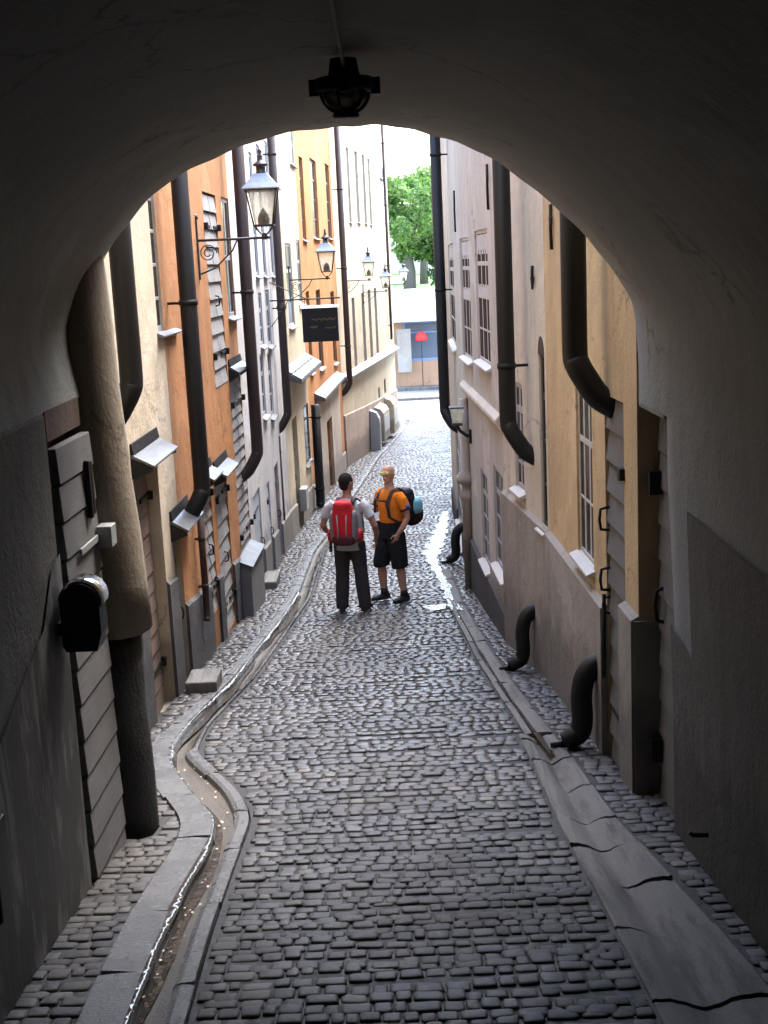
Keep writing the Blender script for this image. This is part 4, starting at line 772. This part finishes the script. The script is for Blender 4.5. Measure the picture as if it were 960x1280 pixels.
# grassy bank across the water, far building, trees
mb = MB(); ys_ = [100,108,116,140,220,400]; zz_ = [-4.6,-1.2,-.1,.5,3,6]; xs_ = [-250,-60,-10,0,10,60,250]
for y, z in zip(ys_, zz_): mb.v += [(x, y, z+.3*math.sin(x*.3+y)) for x in xs_]
k = len(xs_); mb.f = [(j*k+i, j*k+i+1, (j+1)*k+i+1, (j+1)*k+i) for j in range(5) for i in range(k-1)]; mb.sm = [True]*len(mb.f); mb.build('hill', M['grass'], normals=False, kind='structure')
Wf = Wall((-14,150),(22,150),'L'); Wf.n = V(0,-1); t = thing('far_building', (4,153,1), 'long pale building half hidden behind the trees across the water', 'building')
mb = MB(); mb.box((-14,150,-.5),(22,160,6.5)); mb.build('wall', M['ivory'], t); mb = MB(); mb.add([(-14.5,149.5,6.5),(22.5,149.5,6.5),(22.5,160.5,6.5),(-14.5,160.5,6.5),(-14.5,155,9),(22.5,155,9)], [(0,1,5,4),(2,3,4,5),(0,4,3),(1,2,5),(0,1,2,3)]); mb.build('roof', M['roof'], t)
for i in range(9): mb = MB(); x = -12+i*3.8; mb.box((x,149.9,2.2),(x+1.3,149.98,4.6)); mb.build('window', M['glass'], t)
def leafmat(name, a, b):
    m, nt, bs = mat(name); L = nt.links.new; n = N(nt, 'ShaderNodeTexNoise', Scale=.45, Detail=3); L(objco(nt), n.inputs['Vector']); n2 = N(nt, 'ShaderNodeTexNoise', Scale=5, Detail=2); L(objco(nt), n2.inputs['Vector'])
    c = mix(nt, a, b, ramp(nt, n2.outputs['Fac'], [(.3, 0), (.7, 1)]).outputs[0]); c = mix(nt, c, [x*.6 for x in a], ramp(nt, n.outputs['Fac'], [(.4, .7), (.6, 0)]).outputs[0])
    L(c, bs.inputs['Base Color']); bs.inputs['Roughness'].default_value = .6
    tl = N(nt, 'ShaderNodeBsdfTranslucent'); L(c, tl.inputs[0]); mx = nt.nodes.new('ShaderNodeMixShader'); mx.inputs[0].default_value = .45; L(bs.outputs[0], mx.inputs[1]); L(tl.outputs[0], mx.inputs[2]); L(mx.outputs[0], nt.nodes['Material Output'].inputs[0]); return m
M['leaf'] = leafmat('fresh green leaves', (.10,.20,.04), (.17,.29,.07)); M['leafdark'] = leafmat('deep green leaves', (.05,.12,.05), (.07,.16,.06)); M['bark'] = simple('dark bark', (.09,.075,.065), .9, bump=.6, nscale=6)
def tree(name, label, x, y, h, rad, lm, base, seed, trunk_r=.38, low=.32):
    r = np.random.default_rng(seed); t = thing(name, (x,y,base), label, 'tree', 'trees on the far bank'); mb = MB(); top = base+h*.6
    mb.tube([(x,y,base-.4),(x+.1,y,base+h*.2),(x-.1,y,base+h*.4),(x,y,top)], [trunk_r*1.25,trunk_r,trunk_r*.75,trunk_r*.3], 10); cl = []
    for k in range(26):
        d = r.normal(size=3); d /= np.linalg.norm(d); rr = r.uniform(.35, 1.)**.6; c = V(x+d[0]*rad*rr, y+d[1]*rad*rr, base+h*(low+1)/2+d[2]*h*(1-low)/2*rr*.9); cl.append((c, r.uniform(.2,.36)*rad))
        if k % 3 == 0: s0 = V(x, y, base+h*r.uniform(.3,.55)); mb.tube([s0, (s0+c)/2+V(0,0,.2), c], [trunk_r*.4,trunk_r*.25,.04], 6)
    mb.build('trunk', M['bark'], t); vs = []; fs = []; b = 0
    for c, cr in cl:
        n = int(260*(cr/1.3)**1.2)+60
        for k in range(n):
            d = r.normal(size=3); d /= np.linalg.norm(d); p = c+d*cr*r.uniform(.5,1.08); u = r.normal(size=3); u /= np.linalg.norm(u); w = np.cross(u, d+r.normal(size=3)*.5); w /= np.linalg.norm(w)+1e-6; s_ = r.uniform(.13,.27)
            vs += [p+u*s_, p+w*s_*.6, p-u*s_, p-w*s_*.6]; fs.append((b,b+1,b+2,b+3)); b += 4
    mb = MB(); mb.add(vs, fs); mb.build('crown', lm, t, normals=False)
tree('broadleaf_tree', 'tall bright green tree with a thick dark trunk across the water', 3.1, 112, 9.6, 3.9, M['leaf'], -.5, 1, .5)
tree('broadleaf_tree', 'big light green tree leaning in from the left behind the ivory house corner', -1.2, 115, 13.0, 4.6, M['leaf'], -.3, 2)
tree('broadleaf_tree', 'dark green bushy tree low on the right of the thick trunk', 6.9, 113, 7.6, 3.0, M['leafdark'], -.5, 3, .3, .05)
tree('broadleaf_tree', 'pale green rounded tree behind the others on the bank', 5.0, 128, 11., 4.4, M['leaf'], .2, 4)

# ================================================================== people
def remesh(name, mb, m, parent, vox=.011, it=6, fac=.5, **k):
    me = bpy.data.meshes.new('tmp'); me.from_pydata([tuple(v) for v in mb.v], [], mb.f); bm = bmesh.new(); bm.from_mesh(me); bmesh.ops.recalc_face_normals(bm, faces=bm.faces); bm.to_mesh(me); bm.free()
    o = bpy.data.objects.new('tmp', me); C.objects.link(o); r = o.modifiers.new('r', 'REMESH'); r.mode = 'VOXEL'; r.voxel_size = vox; r.use_smooth_shade = True
    s = o.modifiers.new('s', 'SMOOTH'); s.iterations = it; s.factor = fac
    dg = bpy.context.evaluated_depsgraph_get(); nm = bpy.data.meshes.new_from_object(o.evaluated_get(dg)); nm.name = name; C.objects.unlink(o); bpy.data.objects.remove(o)
    nm.polygons.foreach_set('use_smooth', [True]*len(nm.polygons)); nm.materials.clear(); nm.materials.append(m); q = bpy.data.objects.new(name, nm); C.objects.link(q); q.parent = parent; tag(q, **k); return q
def ell(mb, c, r, p=1., n=14, mth=9):
    sg = lambda v: math.copysign(abs(v)**p, v); vs = []
    for i in range(mth+1):
        a = -math.pi/2+math.pi*i/mth
        for k in range(n): b = 2*math.pi*k/n; vs.append((c[0]+r[0]*sg(max(math.cos(a),.02))*sg(math.cos(b)), c[1]+r[1]*sg(max(math.cos(a),.02))*sg(math.sin(b)), c[2]+r[2]*sg(math.sin(a))))
    fs = [(i*n+k, i*n+(k+1) % n, (i+1)*n+(k+1) % n, (i+1)*n+k) for i in range(mth) for k in range(n)]+[tuple(range(n-1,-1,-1)), tuple(range(mth*n,(mth+1)*n))]; mb.add(vs, fs, True)
def hand(mb, w, d, nrm, side, curl=.5):
    """w wrist, d towards the fingers, nrm palm normal, side: direction of the thumb"""
    w, d, nrm = V(*w), V(*d), V(*nrm); d /= np.linalg.norm(d); nrm = nrm-d*(nrm@d); nrm /= np.linalg.norm(nrm); lat = np.cross(d, nrm)*side
    mb.tube([w-d*.02, w+d*.03, w+d*.085], [(.026,.02),(.036,.018),(.038,.015)], 10, ref=lat)
    for k in range(4):
        p = w+d*.082+lat*(.028-.019*k); ln = (.036,.041,.038,.030)[k]; pts = [p-d*.01]; a = curl*.5
        for s in range(3): v = d*math.cos(a)+nrm*math.sin(a); pts.append(pts[-1]+v*ln*(1.05-.2*s)); a += curl*.8
        mb.tube(pts, [.0095,.009,.0085,.007], 8)
    p = w+d*.03+lat*.03; mb.tube([p, p+lat*.028+d*.02+nrm*.012, p+lat*.034+d*.05+nrm*.022, p+lat*.03+d*.072+nrm*.03], [.013,.011,.010,.008], 8)
def head(mb, z, yaw, tilt=0., s=1.):
    c, n = math.cos(yaw), math.sin(yaw); T = lambda x, y, dz: (x*c-y*n, x*n+y*c+.012, z+dz)
    h = MB(); ell(h, (0,0,.0), (.076*s,.095*s,.112*s), .92, 18, 12); ell(h, (0,.035,-.065), (.054*s,.062*s,.062*s)); ell(h, (0,.097,-.012), (.012,.02,.022)); ell(h, (0,.092,.028), (.05,.014,.010)); ell(h, (0,.088,-.058), (.024,.014,.012))
    ell(h, (.078,-.005,-.012), (.012,.02,.032)); ell(h, (-.078,-.005,-.012), (.012,.02,.032)); ell(h, (0,.085,-.1), (.022,.016,.016))
    mb.add([T(*v) for v in h.v], h.f, True); return T
SK = simple('pink skin', (.50,.27,.19), .55, var=.08, nscale=20); SKD = simple('tanned skin', (.36,.19,.13), .55, var=.08, nscale=20)  # two skin tones, one pink and one tanned
def legs(mb, L, ex=0., zend=.06, rs=(.095,.075,.05)):
    for hip, knee, ank in L: mb.tube([hip, (V(*hip)+V(*knee))/2, knee, (V(*knee)*.6+V(*ank)*.4), ank], [rs[0]+ex, (rs[0]+rs[1])/2+ex, rs[1]*.92+ex, rs[1]*.95+ex, rs[2]+ex], 12)
def shoe(mb, a, yaw, ln=.27):
    c, s = math.cos(yaw), math.sin(yaw); T = lambda p: (a[0]+p[0]*c-p[1]*s, a[1]+p[0]*s+p[1]*c, p[2]); h = MB()
    h.tube([(0,-.075,.045),(0,-.03,.05),(0,.06,.042),(0,.14,.034),(0,.19,.03)], [(.034,.038),(.042,.048),(.045,.04),(.045,.032),(.028,.022)], 12, ref=(1,0,0)); h.tube([(0,-.02,.05),(0,-.015,.11)], [(.04,.05),(.042,.046)], 12); h.tube([(0,-.08,.012),(0,.06,.012),(0,.19,.014)], [(.036,.012),(.048,.012),(.034,.012)], 10, ref=(1,0,0))
    mb.add([T(v) for v in h.v], h.f, True)
def fabric(name, col, rough=.9):
    m, nt, b = mat(name); L = nt.links.new; n = N(nt, 'ShaderNodeTexNoise', Scale=11, Detail=4); g = nt.nodes.new('ShaderNodeTexCoord'); L(g.outputs['Object'], n.inputs['Vector'])
    L(mix(nt, [c*.82 for c in col], [min(1, c*1.12) for c in col], n.outputs['Fac']), b.inputs['Base Color']); b.inputs['Roughness'].default_value = rough; b.inputs['Specular IOR Level'].default_value = .2
    bp = N(nt, 'ShaderNodeBump', Strength=.55, Distance=.03); L(n.outputs['Fac'], bp.inputs['Height']); L(bp.outputs[0], b.inputs['Normal']); return m
# --- man in white shirt, seen from behind
P1 = thing('person', (0,0,0), 'person seen from behind in a white T-shirt and dark trousers, short dark hair', 'person')
LA = [((-.095,0,.90),(-.11,.02,.49),(-.125,-.02,.09)),((.095,0,.90),(.125,.03,.49),(.16,.02,.09))]
armR = [(.17,.0,1.385),(.235,-.01,1.33),(.30,-.03,1.20),(.345,-.03,1.10),(.345,.05,.99),(.315,.13,.90)]; armL = [(-.17,.0,1.385),(-.235,-.01,1.33),(-.29,-.02,1.20),(-.32,-.03,1.10),(-.30,.06,1.02),(-.25,.17,.97)]
mb = MB(); legs(mb, LA, -.01); mb.tube([(0,0,.84),(0,0,.95),(0,0,1.1),(0,0,1.25),(0,0,1.38),(0,.0,1.44),(0,.01,1.49),(0,.015,1.56)], [(.15,.10),(.16,.105),(.145,.10),(.165,.105),(.165,.10),(.10,.075),(.056,.056),(.054,.056)], 14)
for A in (armR, armL): mb.tube(A, [.055,.056,.046,.040,.038,.026], 10)
hand(mb, armR[-1], (-.12,.45,-.85), (-.9,-.2,-.1), 1, .55); hand(mb, armL[-1], (.6,.5,-.5), (.5,-.7,.2), -1, .6)
for _, _, a in LA: mb.tube([(a[0],a[1],.12),(a[0],a[1]+.01,.06),(a[0],a[1]+.08,.04)], [.036,.034,.02], 10)
T1 = head(mb, 1.645, -.55); remesh('body', mb, SKD, P1, .0075, 3)
h = MB(); ell(h, (0,-.014,.022), (.082,.097,.102), .95, 18, 12); ell(h, (0,-.045,-.045), (.066,.058,.055)); mb = MB(); mb.add([T1(*v) for v in h.v], h.f, True); remesh('hair', mb, fabric('short dark hair', (.018,.013,.011)), P1, .008, 3)
mb = MB(); mb.tube([(0,0,.80),(0,0,.92),(0,.005,1.08),(0,.005,1.22),(0,.0,1.34),(0,0,1.41),(0,.005,1.455)], [(.192,.142),(.188,.138),(.178,.128),(.188,.128),(.192,.118),(.15,.098),(.075,.072)], 16)
for A in (armR, armL): mb.tube([A[0],A[1],A[2]], [.066,.068,.064], 12)
remesh('shirt', mb, fabric('white cotton', (.50,.51,.53)), P1, .010, 4)
mb = MB(); legs(mb, LA, .012, rs=(.098,.082,.07)); mb.tube([(0,0,.82),(0,0,.90),(0,0,.985)], [(.17,.12),(.178,.125),(.165,.118)], 14)
for _, _, a in LA: mb.tube([(a[0],a[1],.12),(a[0],a[1]+.01,.045)], [.08,.084], 12)
remesh('trousers', mb, fabric('charcoal trousers', (.045,.042,.047)), P1, .010, 4)
mb = MB(); shoe(mb, LA[0][2], .15); remesh('shoe', mb, M['darkcloth'], P1, .008, 3); mb = MB(); shoe(mb, LA[1][2], -.2); remesh('shoe', mb, M['darkcloth'], P1, .008, 3)
B1 = thing('backpack', (0,0,0), 'red backpack with grey side panels on the back of the person in the white T-shirt', 'backpack')
mb = MB(); ell(mb, (0,-.235,1.19), (.135,.105,.25), .55, 20, 12); ell(mb, (0,-.25,1.39), (.115,.09,.075), .6); remesh('pack_body', mb, fabric('red ripstop', (.55,.022,.03), .6), B1, .012, 4)
for sx in (-1, 1): mb = MB(); ell(mb, (sx*.125,-.225,1.14), (.05,.085,.20), .6); remesh('side_panel', mb, fabric('grey ripstop', (.20,.19,.20), .7), B1, .012, 3)
for sx in (-1, 1): mb = MB(); ell(mb, (sx*.165,-.17,1.01), (.06,.08,.085), .7); remesh('hip_pocket', mb, fabric('red pocket cloth', (.42,.03,.035), .7), B1, .012, 3)
mb = MB(); ell(mb, (0,-.235,.975), (.15,.115,.075), .6); remesh('bottom_panel', mb, fabric('dark maroon base', (.075,.022,.025), .8), B1, .012, 3)
for sx in (-1, 1): mb = MB(); mb.tube([(sx*.09,-.15,1.39),(sx*.10,-.06,1.462),(sx*.115,.05,1.43),(sx*.13,.135,1.30),(sx*.15,.125,1.12),(sx*.19,.0,1.02),(sx*.15,-.14,.98)], [(.026,.009)]*7, 8, ref=(1,0,0)); mb.build('strap', M['darkcloth'], B1)
mb = MB(); mb.tube([(-.19,-.16,.98),(-.2,-.17,.80)], [(.02,.006)]*2, 6); mb.build('loose_strap', M['darkcloth'], B1)
mb = MB(); mb.tube([(-.06,-.335,1.30),(-.05,-.348,1.1),(-.06,-.335,.98)], .008, 6); mb.tube([(.06,-.335,1.30),(.05,-.348,1.1),(.06,-.335,.98)], .008, 6); mb.build('compression_strap', fabric('grey webbing', (.3,.3,.3)), B1)
g = ground(440, 764)
for o in (P1, B1): o.location = (g[0]+.01, g[1], g[2]+.008); o.rotation_euler = (0,0,math.radians(-12))
# --- bald man in orange
P2 = thing('person', (0,0,0), 'bald person in an orange T-shirt, black knee shorts and yellow sunglasses, turned towards the camera', 'person')
LB = [((-.095,0,.92),(-.13,-.01,.50),(-.145,-.05,.09)),((.095,0,.92),(.125,.10,.50),(.13,.07,.09))]
aR = [(.17,.0,1.43),(.23,.0,1.37),(.25,.03,1.25),(.27,.05,1.17),(.25,.18,1.21),(.20,.29,1.28)]; aL = [(-.17,.0,1.43),(-.235,-.01,1.37),(-.27,-.04,1.25),(-.28,-.05,1.13),(-.255,.0,1.02),(-.205,.05,.93)]
mb = MB(); legs(mb, LB, -.005, rs=(.09,.07,.042)); mb.tube([(0,0,.86),(0,0,.97),(0,0,1.12),(0,0,1.28),(0,0,1.42),(0,0,1.48),(0,.01,1.53),(0,.015,1.60)], [(.15,.105),(.16,.11),(.155,.115),(.17,.115),(.17,.10),(.105,.08),(.062,.062),(.060,.06)], 14)
for A in (aR, aL): mb.tube(A, [.06,.06,.050,.043,.042,.028], 10)
hand(mb, aR[-1], (-.35,.75,.30), (-.75,-.2,.5), 1, .75); hand(mb, aL[-1], (.15,.30,-.85), (.9,-.1,.1), -1, .5)
for _, _, a in LB: mb.tube([(a[0],a[1],.12),(a[0],a[1]+.01,.06),(a[0],a[1]+.08,.04)], [.036,.034,.02], 10)
T2 = head(mb, 1.69, .42, s=1.0); remesh('body', mb, SK, P2, .0075, 3)
mb = MB(); mb.tube([(0,0,1.06),(0,.005,1.14),(0,.01,1.28),(0,.005,1.38),(0,0,1.455),(0,.005,1.50)], [(.18,.138),(.184,.142),(.192,.138),(.195,.125),(.155,.105),(.08,.078)], 16)
for A in (aR, aL): mb.tube([A[0],A[1],A[2]], [.07,.072,.07], 12)
sh = remesh('shirt', mb, fabric('orange jersey', (.78,.22,.02)), P2, .010, 4)
for A in (aR, aL): mb = MB(); a, b = V(*A[1]), V(*A[2]); d = (b-a)/np.linalg.norm(b-a); mb.tube([b-d*.012, b+d*.016], [.075,.074], 14); mb.build('sleeve_cuff', M['darkcloth'], sh)
mb = MB(); mb.tube([(-.322,-.03,1.315),(-.331,-.03,1.275)], [(.012,.034)]*2, 8, ref=(1,0,0)); mb.build('sleeve_badge', simple('blue badge', (.08,.12,.45), .7), sh)
mb = MB()
for h_, kn, a in LB: mb.tube([h_, (V(*h_)+V(*kn))/2, V(*kn)+V(0,0,.0), V(*kn)+V(0,-.005,-.03)], [.118,.120,.112,.113], 14)
mb.tube([(0,0,.84),(0,0,.92),(0,0,1.02),(0,0,1.085)], [(.18,.135),(.19,.142),(.184,.138),(.182,.136)], 14); remesh('shorts', mb, fabric('black shorts cloth', (.016,.016,.018)), P2, .010, 4)
mb = MB(); ell(mb, (.17,.10,1.0), (.05,.05,.06), .7); remesh('belt_pouch', mb, M['darkcloth'], P2, .010, 2)
for _, _, a in LB: mb = MB(); mb.tube([(a[0],a[1],.16),(a[0],a[1],.08)], [.049,.048], 12); mb.build('sock', M['darkcloth'], P2)
for (_, _, a), yw in zip(LB, (.1, -.15)): mb = MB(); shoe(mb, a, yw, .29); remesh('shoe', mb, M['darkcloth'], P2, .008, 3)
mb = MB()
for sx in (-1, 1): ell(mb, (sx*.034,.100,.012), (.029,.010,.019), .8)
mb.tube([(-.01,.108,.018),(.01,.108,.018)], .005, 6); mb.tube([(-.062,.09,.02),(-.082,.0,.012)], .004, 6); mb.tube([(.062,.09,.02),(.082,.0,.012)], .004, 6); mb.v = [T2(*v) for v in mb.v]; mb.build('sunglasses', simple('yellow mirrored lens', (.55,.55,.05), .2), P2)
mb = MB(); ell(mb, (0,.103,-.060), (.021,.004,.005)); mb.v = [T2(*v) for v in mb.v]; mb.build('mouth', simple('lips', (.25,.09,.08), .6), P2)
B2 = thing('backpack', (0,0,0), 'black backpack with a light blue bundle, on the back of the bald person in orange', 'backpack')
mb = MB(); ell(mb, (0,-.235,1.25), (.14,.10,.225), .55, 20, 12); remesh('pack_body', mb, fabric('black ripstop', (.018,.018,.022), .6), B2, .012, 4)
mb = MB(); ell(mb, (-.06,-.345,1.23), (.12,.09,.115), .7); remesh('side_pocket', mb, fabric('light blue nylon', (.22,.50,.62), .5), B2, .012, 4)
mb = MB(); ell(mb, (-.02,-.39,1.10), (.11,.085,.115), .75); ell(mb, (.0,-.33,1.03), (.11,.095,.075), .7); remesh('rolled_jacket', mb, fabric('dark maroon jacket', (.035,.015,.018), .7), B2, .012, 4)
for sx in (-1, 1): mb = MB(); mb.tube([(sx*.09,-.15,1.44),(sx*.10,-.06,1.508),(sx*.115,.06,1.47),(sx*.13,.155,1.33),(sx*.155,.14,1.15),(sx*.20,.0,1.06),(sx*.15,-.15,1.02)], [(.03,.010)]*7, 8, ref=(1,0,0)); mb.build('strap', M['darkcloth'], B2)
mb = MB(); mb.tube([(-.13,.16,1.36),(0,.172,1.355),(.13,.16,1.36)], [(.012,.006)]*3, 6, ref=(0,0,1)); mb.build('chest_strap', M['darkcloth'], B2)
hp = V(*aR[-1])+V(-.035,.085,.045); PH = thing('mobile_phone', (0,0,0), 'dark mobile phone held in the right hand of the person in orange', 'phone'); mb = MB(); mb.tube([hp+V(.01,-.05,-.03), hp+V(-.03,.06,.075)], [(.036,.006)]*2, 4, ref=(.7,.4,0)); mb.build('phone_body', M['iron'], PH)
PA = thing('paper_sheet', (0,0,0), 'folded white paper held at the waist of the person in orange', 'paper'); mb = MB(); pp = V(.08,.21,1.12); mb.add([pp+V(-.10,.0,.02), pp+V(.03,.06,-.03), pp+V(.04,.05,.05), pp+V(-.09,-.02,.10), pp+V(-.10,.006,.02), pp+V(.03,.066,-.03), pp+V(.04,.056,.05), pp+V(-.09,-.014,.10)], [(0,1,2,3),(7,6,5,4),(0,1,5,4),(1,2,6,5),(2,3,7,6),(3,0,4,7)]); mb.build('sheet', simple('white paper', (.8,.8,.8), .8), PA)
g = ground(487, 751)
for o in (P2, B2, PH, PA): o.location = (g[0]+.07, g[1], g[2]+.008); o.rotation_euler = (0,0,math.radians(126))

# ================================================================== light
EL, AZ = math.radians(60), math.radians(40)      # bright overcast; the brightest sky is ahead and to the right
wd = bpy.data.worlds.new('World'); S.world = wd; wd.use_nodes = True; nt = wd.node_tree; bg = nt.nodes['Background']
sk = nt.nodes.new('ShaderNodeTexSky'); sk.sky_type = 'NISHITA'; sk.sun_disc = False; sk.sun_elevation = EL; sk.sun_rotation = AZ; sk.dust_density = 2.2; sk.air_density = 1.2; sk.ozone_density = 1.0
nt.links.new(sk.outputs[0], bg.inputs[0]); bg.inputs[1].default_value = .15
sd = bpy.data.lights.new('sun', 'SUN'); sd.energy = .9; sd.angle = math.radians(45); sd.color = (1,.965,.92); so = bpy.data.objects.new('sun', sd); C.objects.link(so)
d = Vector((math.sin(AZ)*math.cos(EL), math.cos(AZ)*math.cos(EL), math.sin(EL))); so.rotation_euler = (-d).to_track_quat('-Z', 'Y').to_euler(); so.location = (20, 20, 30)
vs_ = S.view_settings; S.display_settings.display_device = 'sRGB'; vs_.view_transform = 'Standard'; vs_.look = 'None'; vs_.gamma = 1; vs_.use_curve_mapping = False; vs_.exposure = 3.68
cy = S.cycles; cy.max_bounces = 10; cy.diffuse_bounces = 7; cy.glossy_bounces = 4; cy.use_denoising = True; cy.sample_clamp_indirect = 6
try: cy.denoiser = 'OPENIMAGEDENOISE'
except Exception: pass
